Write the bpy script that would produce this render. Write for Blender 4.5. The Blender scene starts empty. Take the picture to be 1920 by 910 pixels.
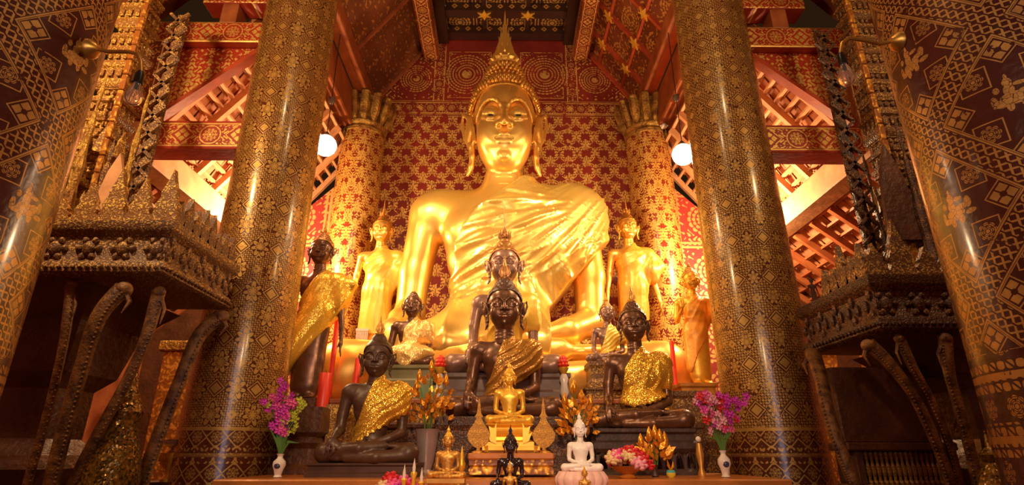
import bpy, math, random
import numpy as np
from mathutils import Vector, Euler
COL = bpy.context.scene.collection
random.seed(7)
SC = bpy.context.scene

# ---------------------------------------------------------------- camera, world, exposure, lamps
F_PX = 1050; PITCH = math.radians(20.8); YAW = math.atan(15/1050*math.cos(PITCH)); CAM_Z = 1.5
cam = bpy.data.cameras.new('camera'); cam.sensor_width = 36; cam.lens = 36*F_PX/1920; cam.clip_end = 200
cam_o = bpy.data.objects.new('camera', cam); COL.objects.link(cam_o)
cam_o.location = (0, 0, CAM_Z); cam_o.rotation_euler = (math.radians(90)+PITCH, 0, -YAW)
SC.camera = cam_o
def at(x, y, Y):
    """place in the hall at distance Y that the photograph shows at pixel (x, y)"""
    u = (x-960)/F_PX; v = (455-y)/F_PX
    d = math.cos(PITCH)-v*math.sin(PITCH); z = math.sin(PITCH)+v*math.cos(PITCH)
    wx = u*math.cos(YAW)+d*math.sin(YAW); wy = -u*math.sin(YAW)+d*math.cos(YAW)
    return Vector((wx*Y/wy, Y, CAM_Z+z*Y/wy))
def mpp(x, y, Y):
    """metres per pixel there"""
    v = (455-y)/F_PX; return Y/(math.cos(PITCH)-v*math.sin(PITCH))/F_PX

SC.view_settings.view_transform = 'Standard'; SC.view_settings.look = 'None'
SC.view_settings.exposure = 0.0; SC.view_settings.gamma = 1.0
try: SC.view_settings.use_curve_mapping = False
except Exception: pass
W = bpy.data.worlds.new('dusk'); SC.world = W; W.use_nodes = True
W.node_tree.nodes['Background'].inputs[0].default_value = (1.0, .45, .16, 1)
W.node_tree.nodes['Background'].inputs[1].default_value = .02
WARM = (1.0, .70, .38)
GLOBE_POWER = 26.0            # emission strength of the two hanging globes
def lamp(name, loc, e, r=.12, target=None, angle=70, col=WARM, blend=.6):
    l = bpy.data.lights.new(name, 'SPOT' if target else 'POINT'); l.energy = e; l.color = col; l.shadow_soft_size = r
    if target: l.spot_size = math.radians(angle); l.spot_blend = blend
    o = bpy.data.objects.new(name, l); COL.objects.link(o); o.location = loc
    if target: o.rotation_euler = (Vector(target)-Vector(loc)).to_track_quat('-Z', 'Y').to_euler()
    return o
# globes in front of the great statue (their glass is built below), floodlights on the altar, lamps high in the nave, added fills near the viewer
G_L = at(610, 273, 6.6); G_R = at(1281, 290, 6.6)
lamp('globe_light_left', G_L, 520, .14); lamp('globe_light_right', G_R, 520, .14)
lamp('nave_light_left', (-.9, 1.6, 7.6), 90, .10); lamp('nave_light_right', (1.2, 1.8, 7.6), 90, .10)
lamp('nave_fill_behind', (.1, -1.6, 3.6), 150, .12)  # unseen fill added behind the viewer to lift the statues' fronts
lamp('altar_fill_spot', (.1, .4, 3.5), 400, .06, (0, 5.4, 2.0), 58, blend=.8)  # unseen spot added to brighten the altar front, sparing the near columns
dl = bpy.data.lights.new('daylight_of_the_doorway', 'AREA'); dl.shape = 'RECTANGLE'; dl.size = 2.2; dl.size_y = 4.2; dl.energy = 95; dl.color = (.92, .78, .95)
dlo = bpy.data.objects.new('daylight_of_the_doorway', dl); COL.objects.link(dlo); dlo.location = (.3, -5.9, 2.6); dlo.rotation_euler = (math.radians(90), 0, 0)
lamp('side_light_left', (-3.7, 2.9, 5.2), 240, .12); lamp('side_light_right', (3.9, 2.9, 5.4), 80, .12)
lamp('altar_flood_left', (-1.95, 5.45, 5.5), 330, .10, (0, 7.5, 3.7), 100); lamp('altar_flood_right', (1.95, 5.45, 5.5), 330, .10, (0, 7.5, 3.7), 100)
lamp('aisle_light_left', (-3.5, 7.6, 4.6), 300, .10); lamp('aisle_light_right', (3.5, 7.6, 4.6), 300, .10)
# ---------------------------------------------------------------- mesh + sdf helpers
def tag(o, label, cat, group=None, kind=None):
    if label: o['label'] = label
    if cat: o['category'] = cat
    if group: o['group'] = group
    if kind: o['kind'] = kind
    return o

def thing(name, label, cat, loc=(0, 0, 0), rotz=0, scale=1, group=None):
    o = bpy.data.objects.new(name, None); COL.objects.link(o)
    o.empty_display_size = .1
    o.location = loc; o.rotation_euler = (0, 0, rotz)
    o.scale = (scale,) * 3 if not hasattr(scale, '__len__') else scale
    return tag(o, label, cat, group)

def link(name, me, m, parent=None, smooth=True):
    o = bpy.data.objects.new(name, me); COL.objects.link(o)
    if m is not None and not len(me.materials): me.materials.append(m)
    if smooth: me.shade_smooth()
    if parent: o.parent = parent
    return o

def copy_thing(src, loc, rotz=None, scale=None, label=None, group=None):
    c = src.copy(); COL.objects.link(c); c.location = loc
    if rotz is not None: c.rotation_euler = (0, 0, rotz)
    if scale is not None: c.scale = (scale,) * 3
    if label: c['label'] = label
    if group: c['group'] = group
    for ch in list(src.children):
        d = ch.copy(); COL.objects.link(d); d.parent = c
        for g in list(ch.children):
            e = g.copy(); COL.objects.link(e); e.parent = d
    return c

class MB:
    def __init__(s): s.v = []; s.f = []
    def _add(s, v, f):
        n = len(s.v); s.v += [tuple(p) for p in v]; s.f += [tuple(i + n for i in q) for q in f]; return s
    def box(s, x0, x1, y0, y1, z0, z1, bev=0):
        b = min(bev, (x1-x0)/2.01, (y1-y0)/2.01, (z1-z0)/2.01)
        if b <= 0:
            v = [(x, y, z) for x in (x0, x1) for y in (y0, y1) for z in (z0, z1)]
            return s._add(v, [(0,1,3,2),(4,6,7,5),(0,4,5,1),(2,3,7,6),(0,2,6,4),(1,5,7,3)])
        def ring(z, d):
            return [(x0+b+d, y0+d, z),(x1-b-d, y0+d, z),(x1-d, y0+b+d, z),(x1-d, y1-b-d, z),(x1-b-d, y1-d, z),(x0+b+d, y1-d, z),(x0+d, y1-b-d, z),(x0+d, y0+b+d, z)]
        r = [ring(z0, b*.6), ring(z0+b, 0), ring(z1-b, 0), ring(z1, b*.6)]
        v = sum(r, []); f = [tuple(range(7, -1, -1)), tuple(range(24, 32))]
        for k in range(3):
            for i in range(8): j = (i+1) % 8; f.append((k*8+i, k*8+j, k*8+8+j, k*8+8+i))
        return s._add(v, f)
    def beam(s, p, q, w, h, up=(0, 0, 1), bev=0):
        p = Vector(p); q = Vector(q); d = (q-p); L = d.length; d.normalize()
        sd = d.cross(Vector(up)).normalized(); u = sd.cross(d)
        m = MB().box(-w/2, w/2, 0, L, -h/2, h/2, bev)
        return s._add([p + sd*a + d*b + u*c for a, b, c in m.v], m.f)
    def tube(s, pts, r, n=8, cap=True, flat=1.0, fn=None):
        P = [Vector(p) for p in pts]
        R = r if hasattr(r, '__len__') else [r]*len(P)
        v = []; f = []; ref = None
        for i, p in enumerate(P):
            d = (P[min(i+1, len(P)-1)] - P[max(i-1, 0)])
            if d.length < 1e-9: d = Vector((0, 0, 1))
            d.normalize()
            if ref is None:
                ref = Vector((0, 1, 0)) if abs(d.y) < .9 else Vector((1, 0, 0))
            a = (ref - d*ref.dot(d)).normalized(); b = d.cross(a); ref = a
            for k in range(n):
                t = 2*math.pi*k/n
                v.append(p + (a*math.cos(t)*flat + b*math.sin(t))*R[i])
        for i in range(len(P)-1):
            for k in range(n): j = (k+1) % n; f.append((i*n+k, i*n+j, i*n+n+j, i*n+n+k))
        if cap: f.append(tuple(range(n-1, -1, -1))); f.append(tuple(range((len(P)-1)*n, len(P)*n)))
        return s._add(v, f)
    def lathe(s, prof, n=24, c=(0, 0, 0), sq=None):
        v = []; f = []
        for (r, z) in prof:
            for k in range(n):
                t = 2*math.pi*(k+.5)/n
                if sq:
                    m = 1/max(abs(math.cos(t)), abs(math.sin(t)))
                    v.append((c[0]+r*math.cos(t)*m*sq[0], c[1]+r*math.sin(t)*m*sq[1], c[2]+z))
                else: v.append((c[0]+r*math.cos(t), c[1]+r*math.sin(t), c[2]+z))
        for i in range(len(prof)-1):
            for k in range(n): j = (k+1) % n; f.append((i*n+k, i*n+j, i*n+n+j, i*n+n+k))
        f.append(tuple(range(n-1, -1, -1))); f.append(tuple(range((len(prof)-1)*n, len(prof)*n)))
        return s._add(v, f)
    def tier(s, hx, hy, prof, c=(0, 0, 0)):
        """rectangular moulded block: prof = [(inset,z)...] on half sizes hx,hy"""
        v = []; f = []
        for d, z in prof:
            v += [(c[0]-hx+d, c[1]-hy+d, c[2]+z), (c[0]+hx-d, c[1]-hy+d, c[2]+z), (c[0]+hx-d, c[1]+hy-d, c[2]+z), (c[0]-hx+d, c[1]+hy-d, c[2]+z)]
        for i in range(len(prof)-1):
            for k in range(4): j = (k+1) % 4; f.append((i*4+k, i*4+j, i*4+4+j, i*4+4+k))
        f.append((3, 2, 1, 0)); n = len(prof)*4; f.append((n-4, n-3, n-2, n-1))
        return s._add(v, f)
    def plate(s, pts, t, o=(0, 0, 0), ax=(1, 0, 0), ay=(0, 0, 1)):
        """outline pts (2D) on plane (ax, ay) through o, thickness t both ways of the normal"""
        ax = Vector(ax).normalized(); ay = Vector(ay).normalized(); nn = ax.cross(ay).normalized(); o = Vector(o); n = len(pts)
        v = [o + ax*a + ay*b - nn*t/2 for a, b in pts] + [o + ax*a + ay*b + nn*t/2 for a, b in pts]
        f = [tuple(range(n-1, -1, -1)), tuple(range(n, 2*n))] + [(i, (i+1) % n, n+(i+1) % n, n+i) for i in range(n)]
        return s._add(v, f)
    def ball(s, c, r, n=10, m=7):
        r = r if hasattr(r, '__len__') else (r, r, r)
        pr = []
        v = []; f = []
        for i in range(m+1):
            a = math.pi*(.04+.92*i/m)
            for k in range(n):
                t = 2*math.pi*k/n
                v.append((c[0]+r[0]*math.sin(a)*math.cos(t), c[1]+r[1]*math.sin(a)*math.sin(t), c[2]-r[2]*math.cos(a)))
        for i in range(m):
            for k in range(n): j = (k+1) % n; f.append((i*n+k, i*n+j, i*n+n+j, i*n+n+k))
        f.append(tuple(range(n-1, -1, -1))); f.append(tuple(range(m*n, m*n+n)))
        return s._add(v, f)
    def xf(s, fn): s.v = [tuple(fn(*p)) for p in s.v]; return s
    def merge(s, o, loc=(0, 0, 0), sc=1, rz=0):
        c, t = math.cos(rz), math.sin(rz)
        return s._add([(loc[0]+sc*(x*c-y*t), loc[1]+sc*(x*t+y*c), loc[2]+sc*z) for x, y, z in o.v], o.f)
    def mesh(s, name):
        me = bpy.data.meshes.new(name); me.from_pydata(s.v, [], s.f); me.update(); return me
    def build(s, name, m, parent=None, smooth=False, bevel=0):
        o = link(name, s.mesh(name), m, parent, False)
        if smooth: _autosmooth(o.data)
        return o

def _autosmooth(me, ang=math.radians(42)):
    me.shade_smooth()
    try: me.set_sharp_from_angle(angle=ang)
    except Exception: pass

class SDF:
    def __init__(s, lo, hi, h):
        s.lo = np.array(lo, float); s.h = h
        s.n = [int(math.ceil((hi[i]-lo[i])/h))+1 for i in range(3)]
        ax = [s.lo[i] + h*np.arange(s.n[i]) for i in range(3)]
        s.ax = ax
        s.X = ax[0][:, None, None].astype(np.float32); s.Y = ax[1][None, :, None].astype(np.float32); s.Z = ax[2][None, None, :].astype(np.float32)
        s.f = np.full(s.n, 5.0, np.float32)
    def _sl(s, lo, hi):
        a = [max(0, int(math.floor((lo[i]-s.lo[i])/s.h))) for i in range(3)]
        b = [min(s.n[i], int(math.ceil((hi[i]-s.lo[i])/s.h))+1) for i in range(3)]
        if any(b[i] <= a[i] for i in range(3)): return None
        return tuple(slice(a[i], b[i]) for i in range(3))
    def _put(s, lo, hi, fn, k, sub=False, m=None):
        m = (k+4*s.h+.05) if m is None else m
        sl = s._sl([v-m for v in lo], [v+m for v in hi])
        if sl is None: return s
        X = s.X[sl[0]]; Y = s.Y[:, sl[1]]; Z = s.Z[:, :, sl[2]]
        d = fn(X, Y, Z).astype(np.float32); a = s.f[sl]
        if sub:
            d = -d; h = np.maximum(k-np.abs(a-d), 0)/max(k, 1e-6); s.f[sl] = np.maximum(a, d)+h*h*k/4
        else:
            h = np.maximum(k-np.abs(a-d), 0)/max(k, 1e-6); s.f[sl] = np.minimum(a, d)-h*h*k/4
        return s
    def ell(s, c, r, k=.1, sub=False, rx=0, ry=0, rz=0):
        R = Euler((rx, ry, rz)).to_matrix().inverted() if (rx or ry or rz) else None
        def fn(X, Y, Z):
            x, y, z = X-c[0], Y-c[1], Z-c[2]
            if R is not None:
                x, y, z = (R[0][0]*x+R[0][1]*y+R[0][2]*z, R[1][0]*x+R[1][1]*y+R[1][2]*z, R[2][0]*x+R[2][1]*y+R[2][2]*z)
            q = (x/r[0])**2+(y/r[1])**2+(z/r[2])**2; k0 = np.sqrt(q)
            k1 = np.sqrt((x/r[0]**2)**2+(y/r[1]**2)**2+(z/r[2]**2)**2)+1e-6
            return k0*(k0-1)/k1
        m = max(r) if R is not None else None
        rr = (m, m, m) if m else r
        return s._put([c[i]-rr[i] for i in range(3)], [c[i]+rr[i] for i in range(3)], fn, k, sub)
    def cap(s, a, b, r1, r2=None, k=.1, sub=False, flat=None):
        r2 = r1 if r2 is None else r2
        A = np.array(a, float); B = np.array(b, float); D = B-A; L = float(D@D)+1e-9
        def fn(X, Y, Z):
            x, y, z = X-A[0], Y-A[1], Z-A[2]
            t = np.clip((x*D[0]+y*D[1]+z*D[2])/L, 0, 1)
            dx, dy, dz = x-t*D[0], y-t*D[1], z-t*D[2]
            if flat: dx, dy, dz = dx*flat[0], dy*flat[1], dz*flat[2]
            return np.sqrt(dx*dx+dy*dy+dz*dz)-(r1+(r2-r1)*t)
        m = max(r1, r2); 
        return s._put(np.minimum(A, B)-m, np.maximum(A, B)+m, fn, k, sub)
    def poly(s, pts, r, k=.05, sub=False, flat=None):
        R = r if hasattr(r, '__len__') else [r]*len(pts)
        for i in range(len(pts)-1): s.cap(pts[i], pts[i+1], R[i], R[i+1], k, sub, flat)
        return s
    def extract(s):
        f = s.f; ins = f < 0
        nx, ny, nz = f.shape
        cnt = np.zeros((nx-1, ny-1, nz-1), np.int8)
        for a in (0, 1):
            for b in (0, 1):
                for c in (0, 1): cnt += ins[a:nx-1+a, b:ny-1+b, c:nz-1+c]
        act = (cnt > 0) & (cnt < 8); idx = np.full(act.shape, -1, np.int64)
        I, J, K = np.nonzero(act); idx[I, J, K] = np.arange(len(I))
        P = np.zeros((len(I), 3)); W = np.zeros(len(I))
        for e in range(3):
            for a in (0, 1):
                for b in (0, 1):
                    o = [0, 0, 0]; oth = [q for q in range(3) if q != e]; o[oth[0]] = a; o[oth[1]] = b
                    i0, j0, k0 = I+o[0], J+o[1], K+o[2]; o2 = list(o); o2[e] = 1
                    v0 = f[i0, j0, k0]; v1 = f[I+o2[0], J+o2[1], K+o2[2]]
                    m = (v0 < 0) != (v1 < 0)
                    t = np.where(m, v0/np.where(m, v0-v1, 1), 0)
                    pt = np.stack([i0, j0, k0], 1).astype(float); pt[:, e] += t
                    P[m] += pt[m]; W[m] += 1
        P = P/W[:, None]*s.h+s.lo
        F = []
        for e in range(3):
            sh = [nx, ny, nz]; a, b = [(1, 2), (2, 0), (0, 1)][e]
            lo = [slice(None)]*3; hi = [slice(None)]*3
            lo[e] = slice(0, sh[e]-1); hi[e] = slice(1, sh[e])
            for q in (a, b): lo[q] = slice(1, sh[q]-1); hi[q] = slice(1, sh[q]-1)
            A = ins[tuple(lo)]; B = ins[tuple(hi)]
            for sgn, M in ((0, A & ~B), (1, ~A & B)):
                g = np.stack(np.nonzero(M), 1); 
                g[:, a] += 1; g[:, b] += 1
                def cell(da, db):
                    c = g.copy(); c[:, a] -= da; c[:, b] -= db; return idx[c[:, 0], c[:, 1], c[:, 2]]
                q = [cell(1, 1), cell(0, 1), cell(0, 0), cell(1, 0)]
                if sgn: q = q[::-1]
                F.append(np.stack(q, 1))
        F = np.concatenate(F)
        return P, F

def np_mesh(name, parts):
    P = []; F = []; n = 0
    for p, f in parts: P.append(p); F.append(f+n); n += len(p)
    P = np.concatenate(P); F = np.concatenate(F)
    me = bpy.data.meshes.new(name)
    me.vertices.add(len(P)); me.vertices.foreach_set('co', P.astype(np.float32).ravel())
    me.loops.add(F.size); me.loops.foreach_set('vertex_index', F.astype(np.int32).ravel())
    me.polygons.add(len(F)); me.polygons.foreach_set('loop_start', np.arange(0, F.size, 4, dtype=np.int32))
    me.update(calc_edges=True); me.validate(); me.shade_smooth()
    return me

def poly2d(px, pz, pts):
    """signed distance to polygon on 2d arrays, negative inside"""
    n = len(pts); d = np.full(np.broadcast(px, pz).shape, 1e9); s = np.ones_like(d)
    for i in range(n):
        vi = np.array(pts[i], float); vj = np.array(pts[i-1], float); e = vj-vi
        wx, wz = px-vi[0], pz-vi[1]
        t = np.clip((wx*e[0]+wz*e[1])/(e@e+1e-12), 0, 1)
        d = np.minimum(d, (wx-e[0]*t)**2+(wz-e[1]*t)**2)
        c1 = pz >= vi[1]; c2 = pz < vj[1]; c3 = e[0]*wz > e[1]*wx
        fl = (c1 & c2 & c3) | (~c1 & ~c2 & ~c3); s = np.where(fl, -s, s)
    return s*np.sqrt(d)
# ---------------------------------------------------------------- node maths and materials
class E:
    """a socket in a node tree with arithmetic"""
    def __init__(s, nt, v): s.nt = nt; s.v = v
    def op(s, o, b=None, c=None):
        n = s.nt.nodes.new('ShaderNodeMath'); n.operation = o
        for i, q in enumerate((s, b, c)):
            if q is None: continue
            if isinstance(q, E):
                if isinstance(q.v, (int, float)): n.inputs[i].default_value = q.v
                else: s.nt.links.new(q.v, n.inputs[i])
            else: n.inputs[i].default_value = q
        return E(s.nt, n.outputs[0])
    def __add__(s, b): return s.op('ADD', b)
    def __radd__(s, b): return s.op('ADD', b)
    def __sub__(s, b): return s.op('SUBTRACT', b)
    def __rsub__(s, b): return E(s.nt, b).op('SUBTRACT', s)
    def __mul__(s, b): return s.op('MULTIPLY', b)
    __rmul__ = __mul__
    def __truediv__(s, b): return s.op('DIVIDE', b)
    def sin(s): return s.op('SINE')
    def cos(s): return s.op('COSINE')
    def abs(s): return s.op('ABSOLUTE')
    def sqrt(s): return s.op('SQRT')
    def lt(s, b): return s.op('LESS_THAN', b)
    def gt(s, b): return s.op('GREATER_THAN', b)
    def min(s, b): return s.op('MINIMUM', b)
    def max(s, b): return s.op('MAXIMUM', b)
    def frac(s): return s.op('FRACT')
    def floor(s): return s.op('FLOOR')
    def cell(s, p): return (s/p).op('FRACT')*p - p/2     # centred repeat
    def atan2(s, b): return s.op('ARCTAN2', b)
    def inv(s): return 1-s

def hyp(a, b): return (a*a+b*b).sqrt()
def rosette(u, v, R, n, rings=2):
    """flower disc: lobed outline with petal rings, 1 on gold"""
    r = hyp(u, v)/R; a = v.atan2(u)
    out = None
    for k in range(rings):
        lo = .28+.72*k/rings; hi = .28+.72*(k+1)/rings-.05
        nn = n if k else max(6, n-4)
        pet = (a*(nn/2.0)).cos().abs()                     # petals
        edge = lo+(hi-lo)*(.45+.55*pet)
        m = (r-edge).lt(0)*(r.gt(lo+.01))*(pet.gt(.22))
        if hi-lo > .3: m = m*((r-(lo+(hi-lo)*.5)).abs().gt(.035))
        out = m if out is None else out.max(m)
    return out.max(r.lt(.2))
def diamond(u, v, R, w=None):
    d = u.abs()+v.abs()
    return d.lt(R) if w is None else (d-R).abs().lt(w)

def new_mat(name):
    m = bpy.data.materials.new(name); m.use_nodes = True
    nt = m.node_tree; b = nt.nodes['Principled BSDF']
    return m, nt, b
def coords(nt, kind='Object'):
    t = nt.nodes.new('ShaderNodeTexCoord'); s = nt.nodes.new('ShaderNodeSeparateXYZ'); nt.links.new(t.outputs[kind], s.inputs[0])
    return t.outputs[kind], [E(nt, s.outputs[i]) for i in range(3)]
def noise(nt, vec, scale, detail=3, rough=.5, w=None):
    n = nt.nodes.new('ShaderNodeTexNoise'); n.inputs['Scale'].default_value = scale; n.inputs['Detail'].default_value = detail; n.inputs['Roughness'].default_value = rough
    if vec is not None: nt.links.new(vec, n.inputs['Vector'])
    return E(nt, n.outputs['Fac'])
def mixc(nt, fac, a, b):
    n = nt.nodes.new('ShaderNodeMix'); n.data_type = 'RGBA'
    if isinstance(fac, E): nt.links.new(fac.v, n.inputs['Factor'])
    else: n.inputs['Factor'].default_value = fac
    for q, k in ((a, 6), (b, 7)):
        if isinstance(q, (tuple, list)): n.inputs[k].default_value = tuple(q)+((1,) if len(q) == 3 else ())
        else: nt.links.new(q, n.inputs[k])
    return n.outputs[2]
def bump(nt, b, h, strength=.3, dist=.01):
    n = nt.nodes.new('ShaderNodeBump'); n.inputs['Strength'].default_value = strength; n.inputs['Distance'].default_value = dist
    nt.links.new(h.v, n.inputs['Height']); nt.links.new(n.outputs[0], b.inputs['Normal']); return n
def setin(nt, sock, val):
    if isinstance(val, E): nt.links.new(val.v, sock)
    elif hasattr(val, 'is_output'): nt.links.new(val, sock)
    else: sock.default_value = val if not isinstance(val, tuple) else (tuple(val)+(1,))[:4]

def simple(name, col, metal=0, rough=.5, nscale=6, var=.25, bumps=0, bscale=30, bdist=.01, coat=0, spec=.5, col2=None, detail=4):
    """plain stuff with mottled tone and fine bump"""
    m, nt, b = new_mat(name); vec, _ = coords(nt)
    n = noise(nt, vec, nscale, detail)
    c2 = col2 or tuple(c*(1-var) for c in col)
    f = ((n-.35)*3.0).op('MULTIPLY', 1.0); f = f.max(0).min(1)
    nt.links.new(mixc(nt, f, c2, col), b.inputs['Base Color'])
    b.inputs['Metallic'].default_value = metal
    setin(nt, b.inputs['Roughness'], (noise(nt, vec, nscale*2.3, 3)-.5)*.25+rough)
    b.inputs['Coat Weight'].default_value = coat; b.inputs['Specular IOR Level'].default_value = spec
    if bumps: bump(nt, b, noise(nt, vec, bscale, 5), bumps, bdist)
    return m

def gilded(name, mask_fn, base, gold=(1, .62, .17), cyl=None, rough=.28, wear=.35, axes=(0, 2), goldrough=.46, gmetal=.5, coat=.4, bev=.002, worn=9, under=0):
    """lacquer ground with stencilled gold leaf; mask_fn(u, v, nt, vec) -> 0/1"""
    m, nt, b = new_mat(name); vec, xyz = coords(nt)
    if cyl: u = xyz[0].atan2(0-xyz[1])*cyl; v = xyz[2]
    else: u = xyz[axes[0]]; v = xyz[axes[1]]
    if under:
        ge = nt.nodes.new('ShaderNodeNewGeometry'); sn = nt.nodes.new('ShaderNodeSeparateXYZ'); nt.links.new(ge.outputs['True Normal'], sn.inputs[0])
        f = E(nt, sn.outputs[2]).abs().gt(.6); v = v*(1-f)+xyz[under-1]*f
    k = mask_fn(u, v, nt, vec)
    n1 = noise(nt, vec, worn, 6, .65); k = k*(n1.gt(wear))
    n2 = noise(nt, vec, 2.2, 3)
    basec = mixc(nt, ((n2-.3)*2).max(0).min(1), tuple(c*.55 for c in base), base)
    n3 = noise(nt, vec, 14, 3)
    g = mixc(nt, ((n3-.35)*2.5).max(0).min(1), tuple(c*.72 for c in gold), gold)
    nt.links.new(mixc(nt, k, basec, g), b.inputs['Base Color'])
    setin(nt, b.inputs['Metallic'], k*gmetal)
    setin(nt, b.inputs['Roughness'], k*(goldrough-rough)+rough+(noise(nt, vec, 7, 4)-.5)*.2)
    b.inputs['Coat Weight'].default_value = coat; b.inputs['Coat Roughness'].default_value = .13
    bump(nt, b, k*.35+noise(nt, vec, 26, 4)*.9+noise(nt, vec, 5, 2)*1.6, .5, .006)
    return m
# ---------------------------------------------------------------- the figures of the Buddha
def head_sdf(h=.045, tilt=0):
    s = SDF((-1.75, -1.7, -2.2), (1.75, 1.6, 1.75), h)
    s.ell((0, .18, .42), (1.0, 1.12, 1.08), .1)
    s.ell((0, -.12, -.34), (.87, .86, .97), .22)
    s.ell((0, -.40, -.92), (.48, .36, .33), .25)                      # chin mass
    s.ell((0, -.78, -1.0), (.17, .11, .12), .10)                     # chin knob
    for x in (-1, 1):
        s.ell((x*.50, -.62, -.38), (.34, .34, .42), .25)             # cheeks
        s.ell((x*.43, -1.06, .13), (.30, .16, .17), .05, sub=True)   # socket
        s.poly([(x*.10, -1.02, .16), (x*.14, -1.05, .28), (x*.24, -1.05, .39), (x*.36, -1.02, .445), (x*.50, -.96, .455), (x*.63, -.87, .41), (x*.75, -.75, .31), (x*.84, -.60, .17), (x*.89, -.47, .02)], [.04, .045, .045, .045, .043, .04, .035, .03, .02], .06)
        s.ell((x*.43, -.83, .10), (.29, .19, .19), .04)              # lid bulge
        s.poly([(x*.17, -.99, .04), (x*.32, -1.04, -.02), (x*.50, -1.02, -.02), (x*.70, -.87, .06)], [.012, .022, .022, .012], .02, sub=True)
        s.poly([(x*.16, -.95, .0), (x*.34, -.98, -.08), (x*.52, -.95, -.08), (x*.72, -.80, .0)], [.03, .04, .04, .03], .05)
        s.ell((x*.18, -1.04, -.27), (.105, .13, .08), .05)           # nostril wings
        s.ell((x*.10, -1.10, -.345), (.03, .045, .02), .03, sub=True)
        # ear: rim, inner, long lobe
        s.poly([(x*.95, -.22, -.42), (x*1.01, -.16, -.04), (x*1.12, -.06, .24), (x*1.36, .08, .46)], [.06, .06, .07, .04], .05)
        s.poly([(x*1.36, .08, .46), (x*1.38, .14, .16), (x*1.26, .10, -.22), (x*1.08, .0, -.56)], [.04, .06, .07, .06], .04)
        s.ell((x*1.12, .02, -.02), (.14, .16, .42), .05)
        s.poly([(x*1.03, -.06, -.50), (x*1.01, -.08, -.82), (x*1.04, -.08, -1.08), (x*1.13, -.10, -1.30)], [.10, .085, .085, .05], .06, flat=(1, .7, 1))
        s.poly([(x*1.05, -.14, -.6), (x*1.04, -.16, -1.05)], [.03, .03], .03, sub=True)
    s.cap((0, -.97, .28), (0, -1.17, -.22), .075, .12, .08)         # nose
    s.ell((0, -1.18, -.26), (.10, .09, .09), .05)
    s.ell((0, -.84, -.60), (.46, .14, .20), .15)                     # mouth mound
    s.poly([(-.50, -.70, -.50), (-.28, -.91, -.555), (-.10, -1.00, -.52), (0, -1.00, -.545), (.10, -1.00, -.52), (.28, -.91, -.555), (.50, -.70, -.50)], [.025, .045, .055, .05, .055, .045, .025], .03)
    s.poly([(-.36, -.82, -.64), (-.15, -.94, -.695), (.15, -.94, -.695), (.36, -.82, -.64)], [.035, .062, .062, .035], .03)
    s.poly([(-.52, -.71, -.52), (-.26, -.96, -.615), (0, -1.04, -.60), (.26, -.96, -.615), (.52, -.71, -.52)], [.012, .02, .02, .02, .012], .02, sub=True)
    s.cap((0, .12, -.7), (0, .16, -2.2), .52, .60, .12)              # neck
    for z, r in ((-1.42, .56), (-1.62, .58), (-1.84, .62)):
        s.ell((0, .13, z), (r, r, .07), .05)
    return s.extract()

def hair_sdf(h=.05, curls=True):
    s = SDF((-1.4, -1.3, -1.5), (1.4, 1.6, 2.3), h)
    s.ell((0, .24, .52), (1.10, 1.16, 1.08), .1)
    s.ell((0, .42, -.35), (.80, .78, .75), .3)
    s.ell((0, .22, 1.50), (.58, .58, .52), .28)
    X, Y, Z = s.X, s.Y, s.Z
    # front opening: everything below the hairline and ahead of the ears goes
    line = .98 - .28*np.abs(X)**3.2 - .55*np.clip(np.abs(X)-.78, 0, 1)
    face = np.maximum(Z-line, (Y-.12)+0*X)
    face = np.minimum(face, np.maximum(Z+.75, -10+0*X))               # nape
    s.f = np.maximum(s.f, -face).astype(np.float32)
    if curls:
        az = np.arctan2(X, -(Y-.2)); el = Z
        b = np.sin(az*13+0*Z)*np.sin(el*20+0*X)
        s.f = s.f-(.022*b).astype(np.float32)
    return s.extract()

def curls_mb():
    """snail-shell curls for the giant: rows of little pointed balls"""
    m = MB()
    def shell(c, r, zlo, zhi, n0, rows, faceline):
        for i in range(rows):
            t = i/(rows-1); z = zlo+(zhi-zlo)*t; q = 1-((z-c[2])/r[2])**2
            if q <= .01: continue
            q = math.sqrt(q); n = max(5, int(n0*q))
            for k in range(n):
                a = 2*math.pi*(k+.5*(i % 2))/n; x = c[0]+r[0]*q*math.sin(a); y = c[1]-r[1]*q*math.cos(a)
                if faceline and y < .10 and z < .98-.28*abs(x)**3.2-.55*max(0, abs(x)-.78)+.05: continue
                nrm = Vector(((x-c[0])/r[0]**2, (y-c[1])/r[1]**2, (z-c[2])/r[2]**2)).normalized()
                p = Vector((x, y, z))
                m.tube([p-nrm*.02, p+nrm*.03, p+nrm*.07, p+nrm*.10, p+nrm*.125], [.062, .066, .054, .03, .008], 7)
    shell((0, .24, .52), (1.10, 1.16, 1.08), -.6, 1.50, 54, 18, True)
    shell((0, .22, 1.50), (.62, .62, .56), 1.30, 2.02, 30, 7, False)
    return m

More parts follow.
